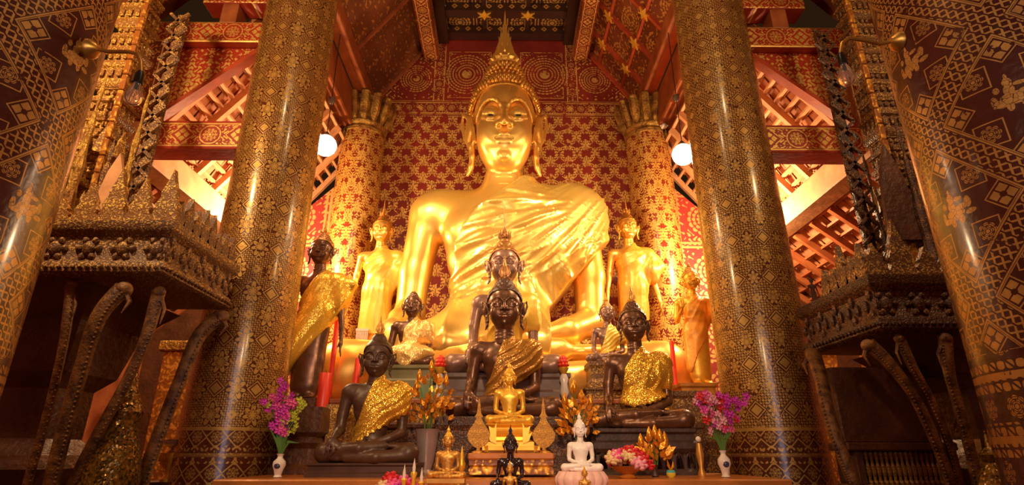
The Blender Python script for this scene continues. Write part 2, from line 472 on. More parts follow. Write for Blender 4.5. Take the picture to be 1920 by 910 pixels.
def finial_mb(style):
    m = MB()
    if style == 'lotus':            # broad petalled base and tall layered flame of the giant
        m.lathe([(.30, 1.95), (.44, 2.0), (.46, 2.06), (.36, 2.1), (.30, 2.14), (.2, 2.2)], 24)
        for row, (n, r0, h, w) in enumerate(((12, .42, .34, .13), (10, .33, .58, .11), (8, .25, .90, .085), (6, .17, 1.20, .065))):
            for k in range(n):
                a = 2*math.pi*(k+.5*(row % 2))/n
                d = Vector((math.sin(a), -math.cos(a), 0)); sd = Vector((math.cos(a), math.sin(a), 0))
                pts = [d*(r0*f)+Vector((0, 0, 2.05+.04*row+h*t)) for f, t in ((.8, 0), (1.08, .28), (.92, .55), (.72, .8), (.85, 1.0))]
                m.tube(pts, [w*.55, w, w*.8, w*.42, .012], 6, flat=.45)
        m.lathe([(.13, 2.2), (.12, 2.7), (.10, 2.95), (.12, 3.05), (.075, 3.2), (.05, 3.5), (.025, 3.8), (.006, 3.95)], 12)
    elif style == 'spire':          # needle flame with flared collar
        m.lathe([(.36, 1.9), (.34, 2.0), (.24, 2.06), (.30, 2.12), (.22, 2.2), (.26, 2.26), (.16, 2.36), (.19, 2.42), (.11, 2.55), (.14, 2.6), (.10, 2.75), (.085, 3.0), (.06, 3.4), (.012, 4.0)], 14)
        for k in range(8):
            a = 2*math.pi*k/8; d = Vector((math.sin(a), -math.cos(a), 0))
            m.tube([d*.26+Vector((0, 0, 2.0)), d*.42+Vector((0, 0, 2.16)), d*.40+Vector((0, 0, 2.36)), d*.46+Vector((0, 0, 2.5))], [.08, .07, .04, .008], 5, flat=.4)
    elif style == 'flame':          # plump flame bud
        m.lathe([(.34, 1.92), (.36, 2.0), (.22, 2.08), (.2, 2.14), (.27, 2.3), (.25, 2.5), (.17, 2.75), (.1, 3.0), (.045, 3.25), (.008, 3.5)], 14)
        for k in range(6):
            a = 2*math.pi*(k+.5)/6; d = Vector((math.sin(a), -math.cos(a), 0))
            m.tube([d*.2+Vector((0, 0, 2.12)), d*.30+Vector((0, 0, 2.35)), d*.22+Vector((0, 0, 2.65)), d*.2+Vector((0, 0, 2.85))], [.07, .085, .05, .008], 5, flat=.45)
    elif style == 'knob':
        m.lathe([(.3, 1.92), (.32, 1.98), (.2, 2.05), (.16, 2.12), (.14, 2.2), (.05, 2.28)], 14)
    return m

HEADS = {}
def get_head(hi):
    if hi not in HEADS:
        HEADS[hi] = head_sdf(.028 if hi else .055)
    return HEADS[hi]

SEAT_HAND = dict(earth=((-.96, -.03, .96), (-.98, -.70, .66)))
def seated_prims(s, kw=1.6, mudra='earth', kt=.12, arms=True, legs=True, torso=True, th=1.0, tw=1.0):
    """kw: half width at the knees in shoulder half-widths, th: torso stretch"""
    Z = lambda z: .35+(z-.35)*th
    if torso:
        s.ell((0, .02, .38), (.60, .45, .38), kt)
        s.ell((0, 0, Z(.85)), (.46*tw, .34, .45*th), kt*1.5)
        s.ell((0, -.02, Z(1.32)), (.60*tw, .37, .44*th), kt*1.5)
        s.ell((0, .0, Z(1.62)), (.74*tw, .36, .30*th), kt*1.5)
        for x in (-1, 1):
            s.ell((x*.30, -.20, Z(1.48)), (.30, .17, .22), kt)
        s.cap((-.62, .03, Z(1.80)), (.62, .03, Z(1.80)), .20, .20, kt)
        s.cap((0, .03, Z(1.78)), (0, .02, Z(2.12)), .30, .19, .14)
        s.ell((0, -.315, Z(.80)), (.035, .03, .035), .03, sub=True)
    if legs:
        kx = kw-.30
        for x in (-1, 1):
            s.cap((x*.30, .02, .30), (x*kx, -.52, .27), .31, .27, kt)
            s.ell((x*kx, -.52, .27), (.30, .30, .27), kt)
        s.poly([(kx, -.56, .20), (.3, -.86, .15), (-.55, -.78, .14)], [.22, .17, .13], kt*.6)       # lower shin
        s.ell((-.80, -.66, .12), (.22, .14, .10), kt*.6)
        s.poly([(-kx, -.56, .32), (-.2, -.80, .40), (.50, -.62, .46)], [.23, .17, .12], kt*.5)      # upper shin
        s.ell((.80, -.52, .46), (.30, .15, .075), kt*.5, rz=.15)
        for i in range(5):
            s.cap((1.02, -.60+.055*i, .48), (1.16-.02*i, -.60+.06*i, .49), .035, .028, .015)
        s.ell((0, -.3, .16), (.9, .5, .16), kt)
    if arms:
        for x in (-1, 1):
            s.ell((x*.79, .03, Z(1.74)), (.225, .23, .24), kt*1.4)
        # left arm (viewer's right) into the lap
        s.poly([(.82, .03, Z(1.72)), (.90, .06, 1.10*th if th > 1 else 1.10), (.89, .0, .84)], [.20, .165, .15], kt*.5)
        s.poly([(.89, .0, .84), (.60, -.40, .68), (.28, -.52, .60)], [.15, .125, .085], kt*.4)
        s.ell((.08, -.56, .59), (.19, .15, .055), .06, rz=-.1)
        for i in range(4):
            y = -.66+.062*i
            s.poly([(-.06, y, .58), (-.22, y+.01, .585), (-.36+.03*abs(i-1.5), y+.02, .605)], [.034, .031, .024], .015)
        s.poly([(.14, -.66, .62), (.02, -.72, .66), (-.1, -.70, .68)], [.04, .035, .025], .02)
        if mudra == 'earth':
            hx = -.98
            s.poly([(-.82, .03, Z(1.72)), (-.93, .05, 1.12*th if th > 1 else 1.12), (-.95, -.02, .92)], [.20, .165, .15], kt*.5)
            s.poly([(-.95, -.02, .92), (-.97, -.40, .78), (hx, -.70, .66)], [.15, .12, .085], kt*.4)
            s.ell((hx, -.82, .57), (.15, .09, .16), .07, rx=-.5)
            for i in range(4):
                x = hx-.115+.077*i; L = (.0, .05, .03, -.04)[i]
                s.poly([(x, -.88, .50), (x, -.93, .36), (x, -.93, .22-L)], [.036, .033, .025], .015)
            s.poly([(hx+.12, -.80, .60), (hx+.20, -.86, .48), (hx+.20, -.88, .38)], [.042, .036, .027], .02)
        else:
            s.poly([(-.82, .03, Z(1.72)), (-.90, .06, 1.10), (-.89, .0, .84)], [.20, .165, .15], kt*.5)
            s.poly([(-.89, .0, .84), (-.60, -.40, .70), (-.26, -.54, .66)], [.15, .125, .085], kt*.4)
            s.ell((-.06, -.58, .66), (.19, .14, .05), .05, rz=.1)
            for i in range(4):
                y = -.67+.06*i
                s.poly([(.06, y, .65), (.22, y+.01, .655), (.34, y+.02, .665)], [.034, .031, .024], .015)

def cloth(s, pts, t=.03, soft=.015, folds=None, yclip=None, extra=None):
    """keep only a shell of cloth: field grown by t, cut to the outline pts (x,z) seen from the front"""
    P = poly2d(s.X[:, 0, :], s.Z[:, 0, :], pts)[:, None, :]
    f = s.f-t
    if folds is not None: f = f-folds(s.X, s.Y, s.Z)
    m = P+0*s.Y
    a = f; b = m; h = np.maximum(soft-np.abs(a-b), 0)/soft
    s.f = (np.maximum(a, b)+h*h*soft/4).astype(np.float32)
    if yclip is not None: s.f = np.maximum(s.f, (s.Y-yclip)+0*s.f).astype(np.float32)
    return s.extract()

def radial_folds(cx, cz, n, amp, r0=.2, seed=0, wob=.12):
    def fn(X, Y, Z):
        dx = X-cx; dz = Z-cz; r = np.sqrt(dx*dx+dz*dz); a = np.arctan2(dz, dx)
        a = a+wob*np.sin(r*5+seed+a*3)*.5+.04*np.sin(r*11+a*7+seed)
        w = np.sin(a*n+seed)+.6*np.sin(a*n*1.93+1.3+seed+1.5*r)
        w = np.where(w > 0, w**1.0, .35*w)
        return amp*w*np.clip((r-r0)/.5, 0, 1)
    return fn

def head_part(body, hc, hs, hi, hsz=None):
    P, F = get_head(hi)
    return (P*np.array((hs, hs, hsz or hs))+np.array(hc), F)

HAIR = {}
def hair_mesh(kind):
    if kind not in HAIR:
        if kind == 'smooth': me = np_mesh('hair', [hair_sdf(.035, False)])
        else: me = np_mesh('hair', [hair_sdf(.04, True)])
        HAIR[kind] = me
    return HAIR[kind]

def add_head_bits(root, hc, hs, hair, mhair, finial, mfin, curls=False, tip=1.0, hsz=None):
    SV = (hs, hs, hsz or hs)
    h = link('hair', hair_mesh(hair), mhair, root)
    if len(h.data.materials) and h.data.materials[0] != mhair:
        h.data = h.data.copy(); h.data.materials[0] = mhair
    h.location = hc; h.scale = SV
    if curls:
        c = curls_mb().build('curls', mhair, h, True)
    f = finial_mb(finial).xf(lambda x, y, z: (x, y+.2, 1.9+(z-1.9)*tip)).build('flame_finial', mfin, root, True)
    f.location = hc; f.scale = SV
    return h

BODY = {}
def seated_buddha(name, label, cat, loc, unit, mbody, mhair=None, mfin=None, finial='flame', hair='curly', mudra='earth', kw=1.6, hs=.36, hz=2.62, robe=None, mrobe=None, hi=False, h=.045, rotz=0, group=None, curls=False, th=1.0, tip=1.0, tilt=0, tw=1.0, hsz=None):
    root = thing(name, label, cat, loc, rotz, unit, group)
    key = (mudra, kw, hs, hz, hi, h, th, tw, hsz)
    hc = (0, -.10, hz)
    if key not in BODY:
        s = SDF((-kw-.15, -1.15, -.12), (kw+.15, .60, 2.3*th), h)
        seated_prims(s, kw, mudra, th=th, tw=tw)
        s.cap((0, .03, 1.78*th), (0, hc[1]+.12*hs, hz-1.3*(hsz or hs)), .24, .55*hs, .10)
        BODY[key] = np_mesh('seated_body', [s.extract(), head_part(None, hc, hs, hi, hsz)])
    me = BODY[key]
    if len(me.materials) and me.materials[0] != mbody: me = me.copy(); me.materials.clear()
    link('body', me, mbody, root)
    add_head_bits(root, hc, hs, hair, mhair or mbody, finial, mfin or mhair or mbody, curls, tip, hsz)
    if robe: robe(root, kw, mudra, th, mrobe)
    return root

# robes ------------------------------------------------------------
def _robe_sdf(kw, mudra, th, h, legs=False, left=True, flare=None, k=.22):
    s = SDF((-kw-.1, -1.3, -.25), (kw+.2, .62, 2.4*th), h)
    Z = lambda z: .35+(z-.35)*th
    s.ell((0, .02, .40), (.60, .45, .38), k)
    s.ell((0, 0, Z(.85)), (.48, .36, .45*th), k)
    s.ell((0, -.03, Z(1.32)), (.61, .39, .44*th), k)
    s.ell((0, .0, Z(1.60)), (.75, .37, .30*th), k)
    s.cap((-.62, .03, Z(1.80)), (.62, .03, Z(1.80)), .20, .20, k)
    s.cap((0, .03, Z(1.78)), (0, .0, Z(2.15)), .36, .22, k)
    if left:
        s.ell((.80, .03, Z(1.74)), (.24, .25, .25), k)
        s.poly([(.82, .03, Z(1.72)), (.92, .03, 1.15*th if th > 1 else 1.15)], [.22, .20], k)
        s.ell((.55, -.02, Z(1.45)), (.42, .33, .38), k)
    if flare: flare(s)
    return s

def robe_sash(root, kw, mudra, th, m, lo=.42, sw=0.0, h=.035, zig=True, name='sash', seed=0, amp=.016, wide=0):
    """diagonal sash from the left shoulder to the right waist, lower edge toothed"""
    s = _robe_sdf(kw, mudra, th, h)
    Z = lambda z: .35+(z-.35)*th
    low = [(1.10, Z(1.42)-wide)]
    if zig:
        a = (1.06, Z(1.32)-wide); b = (-.30, lo-.02)
        n = 16
        for i in range(1, n):
            t = i/n; x = a[0]+(b[0]-a[0])*t; z = a[1]+(b[1]-a[1])*t
            o = .035 if i % 2 else -.03
            low.append((x+o*.7, z-o))
    pts = [(.02, Z(2.06)), (.30, Z(2.3)), (1.25, Z(2.1)), (1.2, Z(1.6))]+low+[(-.45, lo-.12), (-.70, lo), (-.60, lo+.30), (-.38, Z(1.05)), (-.2, Z(1.55))]
    ang = math.atan2(.9, 1.2)
    def folds(X, Y, Z_):
        u = X*math.sin(ang)-Z_*math.cos(ang)+.04*np.sin((X+Z_)*4+seed); 
        w = np.sin(u*30+seed)+.5*np.sin(u*51+X*3)
        return amp*np.where(w > 0, w, .4*w)
    return link(name, np_mesh('sash', [cloth(s, pts, .045, .02, folds)]), m, root)

def robe_silk(root, kw, mudra, th, m, h=.035, seed=0):
    """whole satin robe: left shoulder, chest and waist, falling in the lap"""
    Z = lambda z: .35+(z-.35)*th
    def flare(s):
        s.ell((0, -.30, .50), (.80, .48, .22), .2)
    s = _robe_sdf(kw, mudra, th, h, flare=flare)
    pts = [(.10, Z(2.06)), (.32, Z(2.3)), (1.3, Z(2.1)), (1.25, Z(1.55)), (1.1, Z(1.1)), (.66, .86), (.72, .62), (.84, .30), (-.75, .34), (-.64, .64), (-.50, Z(1.1)), (-.50, Z(1.55)), (-.38, Z(1.78))]
    A = ridge_folds(.95, Z(2.0), 9, .030, seed); B = ridge_folds(-.1, Z(2.9), 14, .035, seed+2)
    def folds(X, Y, Z_):
        t = np.clip((Z_-.95)/.35, 0, 1); return A(X, Y, Z_)*t+B(X, Y, Z_)*(1-t)
    return link('robe', np_mesh('robe', [cloth(s, pts, .045, .03, folds)]), m, root)

def robe_triangle(root, kw, mudra, th, m, h=.035, seed=3):
    """square of glitter cloth thrown over the shoulder, point hanging over the lap"""
    Z = lambda z: .35+(z-.35)*th
    def flare(s):
        s.ell((0.15, -.48, .62), (1.05, .50, .36), .25); s.ell((-.02, -.84, .42), (.62, .16, .55), .25)
    s = _robe_sdf(kw, mudra, th, h, flare=flare)
    pts = [(.15, Z(2.1)), (.32, Z(2.3)), (1.3, Z(2.1)), (1.22, 1.2), (1.38, .62), (1.05, .42), (.45, .18), (-.12, -.18), (-.98, .74), (-.35, 1.2), (-.30, Z(1.55))]
    A = radial_folds(.5, Z(2.3), 15, .022, seed=seed)
    return link('glitter_cloth', np_mesh('glitter_cloth', [cloth(s, pts, .05, .02, A)]), m, root)

def robe_glitter(root, kw, mudra, th, m, h=.035, seed=5):
    Z = lambda z: .35+(z-.35)*th
    s = _robe_sdf(kw, mudra, th, h, flare=lambda s: s.ell((.25, -.12, .80), (.78, .38, .34), .2))
    low = [(1.12, Z(1.25))]
    for i in range(1, 18):
        t = i/18; x = 1.08+(-.35-1.08)*t; z = 1.10+(.62-1.10)*t - .10*math.sin(math.pi*t)
        low.append((x, z+(.03 if i % 2 else -.03)))
    pts = [(.10, Z(2.08)), (.32, Z(2.3)), (1.3, Z(2.1)), (1.25, Z(1.6))]+low+[(-.62, .78), (-.50, 1.1), (-.40, Z(1.55)), (-.1, Z(1.9))]
    A = radial_folds(.75, Z(2.1), 17, .020, seed=seed)
    return link('glitter_robe', np_mesh('glitter_robe', [cloth(s, pts, .05, .02, A)]), m, root)

# standing ------------------------------------------------------------
def standing_buddha(name, label, cat, loc, unit, mbody, mhair, mfin, finial='spire', robe=None, mrobe=None, hand='down', rotz=0, hair='curly', hs=.40, tip=1.0, group=None, skirt=True):
    """unit = shoulder half width; feet at 0, chin about 5.1 units up"""
    root = thing(name, label, cat, loc, rotz, unit, group)
    hc = (0, -.08, 5.55)
    key = ('stand', hand, hs, skirt)
    if key not in BODY:
        s = SDF((-1.5, -1.2, -.1), (1.5, .75, 5.2), .05)
        kt = .15
        s.ell((0, 0, 2.75), (.60, .36, .5), kt); s.ell((0, 0, 3.35), (.47, .32, .5), kt)
        s.ell((0, -.02, 3.95), (.62, .38, .5), kt); s.ell((0, .02, 4.3), (.72, .35, .26), kt)
        s.cap((-.6, .03, 4.42), (.6, .03, 4.42), .19, .19, kt); s.cap((0, .03, 4.4), (0, .0, 4.95), .33, .22, .15)
        for x in (-1, 1):
            s.ell((x*.28, -.2, 4.1), (.28, .17, .2), kt)
            s.poly([(x*.30, .02, 2.5), (x*.30, .02, 1.4), (x*.27, .04, .28)], [.33, .23, .13], .12)
            s.ell((x*.27, -.16, .08), (.17, .34, .10), .08)
            for i in range(5): s.cap((x*(.27-.11+.055*i), -.44, .06), (x*(.27-.12+.06*i), -.54, .05), .035, .03, .02)
            s.ell((x*.77, .03, 4.32), (.21, .22, .23), kt)
        if skirt: s.cap((0, .02, 2.7), (0, .04, .55), .52, .56, .15, flat=(1, 1.5, 1)); 
        for x in (-1, 1):
            up = (hand == 'up' and x == -1) or hand == 'both'
            if up:
                s.poly([(x*.80, .03, 4.3), (x*.92, .10, 3.6), (x*.92, .05, 3.35)], [.18, .15, .14], .08)
                s.poly([(x*.92, .05, 3.35), (x*.90, -.45, 3.6), (x*.86, -.72, 3.78)], [.14, .10, .075], .06)
                s.ell((x*.85, -.80, 3.98), (.14, .06, .18), .05)
                for i in range(4): s.poly([(x*.85-.105+.07*i, -.82, 4.08), (x*.85-.115+.077*i, -.83, 4.25), (x*.85-.12+.08*i, -.80, 4.40-.03*abs(i-1.5))], [.034, .031, .022], .015)
                s.poly([(x*.85-x*.10, -.82, 3.95), (x*.85-x*.2, -.86, 4.08), (x*.85-x*.2, -.86, 4.18)], [.04, .034, .024], .02)
            else:
                s.poly([(x*.80, .03, 4.3), (x*.94, .06, 3.5), (x*.98, .04, 3.2)], [.18, .145, .13], .08)
                s.poly([(x*.98, .04, 3.2), (x*1.10, -.06, 2.55), (x*1.14, -.14, 2.15)], [.13, .10, .075], .06)
                s.ell((x*1.16, -.16, 1.97), (.07, .13, .18), .05)
                for i in range(4):
                    y = -.26+.062*i
                    s.poly([(x*1.17, y, 1.85), (x*1.18, y, 1.66), (x*1.20, y-.01, 1.48+.03*abs(i-1.5))], [.034, .031, .022], .015)
                s.poly([(x*1.14, -.26, 2.02), (x*1.10, -.33, 1.85), (x*1.12, -.34, 1.72)], [.04, .034, .024], .02)
        BODY[key] = np_mesh('standing_body', [s.extract(), head_part(None, hc, hs, False)])
    me = BODY[key]
    if len(me.materials) and me.materials[0] != mbody: me = me.copy(); me.materials.clear()
    link('body', me, mbody, root)
    add_head_bits(root, hc, hs, hair, mhair, finial, mfin, False, tip)
    if robe: robe(root, mrobe)
    return root

def _stand_sdf(h=.05, k=.2, wide=0):
    s = SDF((-1.6, -1.1, .2), (1.7, .8, 5.1), h)
    s.ell((0, 0, 2.75), (.62, .40, .5), k); s.ell((0, 0, 3.35), (.52, .36, .5), k)
    s.ell((0, -.03, 3.95), (.64, .42, .5), k); s.ell((0, .02, 4.3), (.76, .38, .26), k)
    s.cap((-.6, .03, 4.42), (.6, .03, 4.42), .21, .21, k)
    s.cap((0, .03, 4.4), (0, .0, 4.9), .33, .24, k)
    s.cap((0, 0, 2.7), (0, .02, .6), .60, .66, .2, flat=(1, 1.45, 1))
    s.poly([(.80, .03, 4.32), (.98, .03, 3.6), (1.10, -.02, 3.1)], [.24, .22, .18], k)
    s.ell((.7, .05, 3.6), (.5, .25, .6), k)
    return s
def ridge_folds(cx, cz, n, amp, seed=0):
    def fn(X, Y, Z):
        dx = X-cx; dz = Z-cz; r = np.sqrt(dx*dx+dz*dz); a = np.arctan2(dz, dx)
        w = (1-np.abs(np.sin(a*n+.5*np.sin(r*2.2+seed)+seed)))**2.5+.6*(1-np.abs(np.sin(a*n*1.9+.7*np.sin(r*1.7+seed*2))))**2
        return amp*w*np.clip((r-.2)/.4, 0, 1)
    return fn
def stand_satin(seed=0, cape=1.60, fringe=None):
    def fn(root, m):
        s = _stand_sdf()
        s.cap((.85, .02, 4.35), (1.50, .06, 3.80), .24, .13, .15); s.cap((.9, .02, 3.6), (1.35, .06, 3.75), .3, .16, .2)
        pts = [(-.05, 4.62), (.25, 4.9), (1.0, 4.8), (1.35, 4.2), (cape, 3.75), (1.2, 3.2), (.95, 2.75), (.72, 2.2), (.62, 1.5), (.45, .75), (-.66, .95), (-.62, 2.0), (-.62, 3.2), (-.72, 3.9), (-.52, 4.1)]
        A = ridge_folds(1.0, 4.6, 8, .030, seed); B = ridge_folds(.1, 8.5, 42, .035, seed+1)
        def folds(X, Y, Z_):
            t = np.clip((Z_-2.9)/.6, 0, 1); return A(X, Y, Z_)*t+B(X, Y, Z_)*(1-t)
        link('robe', np_mesh('robe', [cloth(s, pts, .05, .03, folds)]), m, root)
        if fringe:
            mb = MB()
            for i in range(9): mb.box(-.60+.055*i, -.562+.055*i, -.53, -.48, .52, .98)
            mb.box(-.62, -.10, -.54, -.40, .94, 1.04); mb.build('fringe', fringe, root)
    return fn
def stand_sash(root, m):
    """stiff brocade sash: shoulder down across the body past the right knee"""
    s = _stand_sdf(k=.3)
    s.cap((.2, -.35, 3.2), (-1.0, -.55, 1.2), .42, .30, .3, flat=(1, 1.5, 1))
    s.cap((-.9, -.5, 1.6), (-1.35, -.55, .3), .32, .24, .3, flat=(1, 1.5, 1))
    s.cap((.8, 0, 4.3), (1.45, -.1, 4.2), .22, .14, .2); s.cap((1.0, 0, 3.9), (1.15, -.1, 3.4), .25, .2, .2)
    pts = [(.22, 4.72), (.45, 4.9), (1.0, 4.75), (1.55, 4.25), (1.15, 3.45), (.45, 2.35), (-.35, 1.30), (-1.12, .15), (-1.62, .18), (-1.62, 1.1), (-1.35, 2.25), (-.75, 3.25), (-.2, 4.05)]
    a = math.atan2(1.4, 1.0)
    def folds(X, Y, Z_):
        u = X*math.sin(a)-Z_*math.cos(a); w = np.sin(u*16+.5*np.sin(Z_*3))
        return .02*np.abs(w)
    link('sash', np_mesh('sash', [cloth(s, pts, .05, .03, folds)]), m, root)
def stand_narrow(root, m):
    s = _stand_sdf(k=.15)
    pts = [(.05, 4.68), (.3, 4.9), (1.1, 4.75), (1.1, 4.05), (.75, 3.1), (.35, 2.3), (-.15, 1.55), (-.55, .6), (-.85, .9), (-.75, 2.6), (-.50, 3.5), (-.45, 4.1)]
    A = ridge_folds(.8, 5.0, 9, .03, 1)
    link('robe', np_mesh('robe', [cloth(s, pts, .05, .03, A)]), m, root)
# ---------------------------------------------------------------- patterns
def arab(a, b, k1, k2, thr=.12):
    x = a.abs(); y = b
    return ((x*k1+(y*k2).sin()*1.6).sin()*(y*k2*.9+(x*k1*.8).sin()*1.5).sin()).gt(thr)
def fret(u, v, k):
    s = (u*k).sin(); c = (v*k).sin()
    return ((s*c).abs().gt(.30))*(((u+v)*k*.5).sin().abs().gt(.25))
def bands(v, zs, w=.012):
    out = None
    for z in zs:
        m = (v-z).abs().lt(w); out = m if out is None else out.max(m)
    return out
def pat_column(su, sv, R1, dens=1.0, base=1.72, sq=False):
    def fn(u, v, nt, vec):
        a, b = u.cell(su), v.cell(sv); a2, b2 = (u+su/2).cell(su), (v+sv/2).cell(sv)
        def lotus(x, y):
            r = hyp(x, y*.8)/R1; an = x.abs().atan2(y)
            pt = (an*3.5).cos().abs()
            sh = r.lt(.40+.70*pt)*((r-(.24+.30*pt)).abs().gt(.05))*((pt-.14).gt(0).max(r.lt(.45)))
            return sh, (r-(.56+.70*pt)).lt(0).max(r.lt(.66))
        f1, n1_ = lotus(a, b); f2, n2_ = lotus(a2, b2); fl = f1.max(f2); near = n1_.max(n2_)
        a3, b3 = (u+su/2).cell(su), v.cell(sv)
        dm = diamond(a3, b3, .052).max(diamond(a3, b3, .075, .008)).max(diamond(u.cell(su), (v+sv/2).cell(sv), .045)*hyp(a, (v+sv/2).cell(sv)).gt(.012))
        ndm = (a3.abs()+b3.abs()).lt(.095)
        t = a.abs()/su+b.abs()/sv
        k = 150 if not sq else 125
        fr = fret(u, v, k)*((t-.5).abs().lt(.20*dens))
        edge = ((t-.5).abs()-.20*dens).abs().lt(.014)
        ar = arab(a, b, 78, 66, .35)*((t-.5).abs().gt(.20*dens))
        m = (fr.max(ar).max(edge))*(1-near)*(1-ndm)
        m = m.max(fl).max(dm)
        if base:
            foot = v.lt(base)
            vb = (v-.0).cell(.30)
            bd = vb.abs().gt(.135)*((vb.abs()-.142).abs().gt(.003))
            ch = rosette(u.cell(su*.5), vb, .052, 8).max(diamond(u.cell(su*.5), vb, .09, .008)).max(arab(u.cell(su*.5), vb, 90, 70, .4)*(vb.abs().gt(.07)))
            line = ((v-base).abs()).lt(.015)
            m = (m*(1-foot)).max(foot*(bd.max(ch))).max(line)
        return m
    return fn
def pat_post(u, v, nt, vec):
    a = u.cell(.40)
    return rosette(a, v, .07, 10).max(arab(a, v, 60, 66, .2)*hyp(a, v).gt(.09)*v.abs().lt(.10)).max((v.abs()-.115).abs().lt(.006))
def pat_near(u, v, nt, vec):
    su, sv = 2*math.pi*.47/4, .86
    a, b = u.cell(su), v.cell(sv); a2, b2 = (u+su/2).cell(su), (v+sv/2).cell(sv)
    t = a.abs()/su+b.abs()/sv
    band = (t-.5).abs()
    k = 95
    strand = ((u*k).sin().abs().lt(.42)).max((v*k).sin().abs().lt(.42))*band.lt(.085)*((((u+v)*k*.5).sin()).abs().gt(.25))
    ln = (band-.10).abs().lt(.007)
    inner = (band-.115).abs().lt(.0035)
    dots = None
    for x, y in ((a, b), (a2, b2)):
        p, q = x.abs()-su*.165, y.abs()-sv*.165
        r1 = rosette(p, q, .044, 8)
        p2, q2 = x.abs()-su*.30, y*1.0; p3, q3 = x*1.0, y.abs()-sv*.30
        r2 = diamond(p2, q2, .055)*hyp(p2, q2).gt(.014)*((p2.abs()-q2.abs()).abs().gt(.005)); r3 = diamond(p3, q3, .055)*hyp(p3, q3).gt(.014)*((p3.abs()-q3.abs()).abs().gt(.005))
        bx = (p.abs().max(q.abs())-.058).abs().lt(.003).max(((p2.abs()+q2.abs())-.072).abs().lt(.004)).max(((p3.abs()+q3.abs())-.072).abs().lt(.004))
        d_ = r1.max(r2).max(r3).max(bx); dots = d_ if dots is None else dots.max(d_)
    dots = dots*band.gt(.115); lines = inner
    vo = nt.nodes.new('ShaderNodeTexVoronoi'); vo.feature = 'DISTANCE_TO_EDGE'; vo.inputs['Scale'].default_value = 42; nt.links.new(vec, vo.inputs['Vector'])
    ve = E(nt, vo.outputs['Distance'])
    n1 = (noise(nt, vec, 30, 2)-.5)*.03
    def beast(x, y):
        m_ = None
        for cx, cy, rx, ry in ((0, -.005, .052, .030), (-.012, .040, .020, .026), (-.010, .078, .017, .022), (-.050, -.025, .030, .014), (-.072, .000, .012, .026), (.048, .018, .030, .014), (.076, .030, .016, .026), (.080, -.020, .026, .012), (.030, -.040, .014, .020), (-.024, -.045, .013, .020), (-.055, .052, .012, .016), (.030, .062, .024, .010), (-.010, .108, .006, .016)):
            q = hyp((x-cx)/rx, (y-cy)/ry).lt(n1*12+1.05); m_ = q if m_ is None else m_.max(q)
        return m_*ve.gt(.03)
    m = strand.max(ln).max(lines).max(dots).max(beast(a, b)).max(beast(a2, b2))
    foot = v.lt(1.92); vb = v.cell(.26)
    ft = vb.abs().gt(.115).max(rosette(u.cell(.16), vb, .05, 8)).max(fret(u, v, 70)*vb.abs().gt(.06))
    return (m*(1-foot)).max(foot*ft)
def pat_damask(u, v, nt, vec):
    su, sv = .34, .36
    a, b = u.cell(su), v.cell(sv); a2, b2 = (u+su/2).cell(su), (v+sv/2).cell(sv)
    m = None
    for x, y in ((a, b), (a2, b2)):
        r = hyp(x, y); an = x.abs().atan2(y)
        pet = r.lt(((an*3.0).cos().abs()*.075+.025))*((x.abs()-.006).gt(0).max(y.gt(.03)))
        bud = hyp(x, y-.115).lt(.022).max(hyp(x.abs()-.045, y-.085).lt(.014)).max(hyp(x.abs()-.075, y-.02).lt(.016)).max(hyp(x.abs()-.05, y+.075).lt(.015))
        q = pet.max(bud)
        m = q if m is None else m.max(q)
    ten = (hyp(a.abs()-su*.25, b.abs()-sv*.25)-.052).abs().lt(.009)
    ten2 = (hyp(a.abs()-su*.25, b.abs()-sv*.25)).lt(.02)
    return m.max(ten*b.abs().lt(sv*.30)).max(ten2)
def pat_redcol(u, v, nt, vec):
    s = .30
    a, b = u.cell(s), v.cell(s)
    m = pat_damask(u*1.25, v*1.1, nt, vec)
    return m.max(arab(a, b, 70, 62, .30))
def pat_beam(s=.62, hh=.12):
    def fn(u, v, nt, vec):
        a = u.cell(s); a2 = (u+s/2).cell(s)
        m = rosette(a, v, .085, 10).max(diamond(a2, v, .085)*hyp(a2, v).gt(.02)*((a2.abs()-v.abs()).abs().gt(.008)))
        keep = hyp(a, v).lt(.105).max((a2.abs()+v.abs()).lt(.12))
        ring = (hyp(a, v)-.115).abs().lt(.006).max(((a2.abs()+v.abs())-.135).abs().lt(.007))
        ar = arab(a, v.abs(), 75, 80, .15)*(1-keep)*v.abs().lt(hh*.78)
        ln = (v.abs()-hh*.88).abs().lt(.008)
        return m.max(ar).max(ring).max(ln)
    return fn
def pat_arab(k1=62, k2=54, s=.42):
    def fn(u, v, nt, vec):
        return arab(u.cell(s), v, k1, k2, .08).max(rosette(u.cell(s), v.cell(.5), .06, 8))
    return fn
def pat_roset_wall(u, v, nt, vec):
    su, sv = 1.05, 1.0
    a, b = (u+.05).cell(su), v.cell(sv)
    r = hyp(a, b)
    m = rosette(a, b, .34, 16, 3)
    fr = (a.abs()-.49).abs().lt(.02).max((b.abs()-.46).abs().lt(.02))
    cor = arab(a, b, 40, 36, .35)*r.gt(.38)
    return m.max(fr).max(cor)
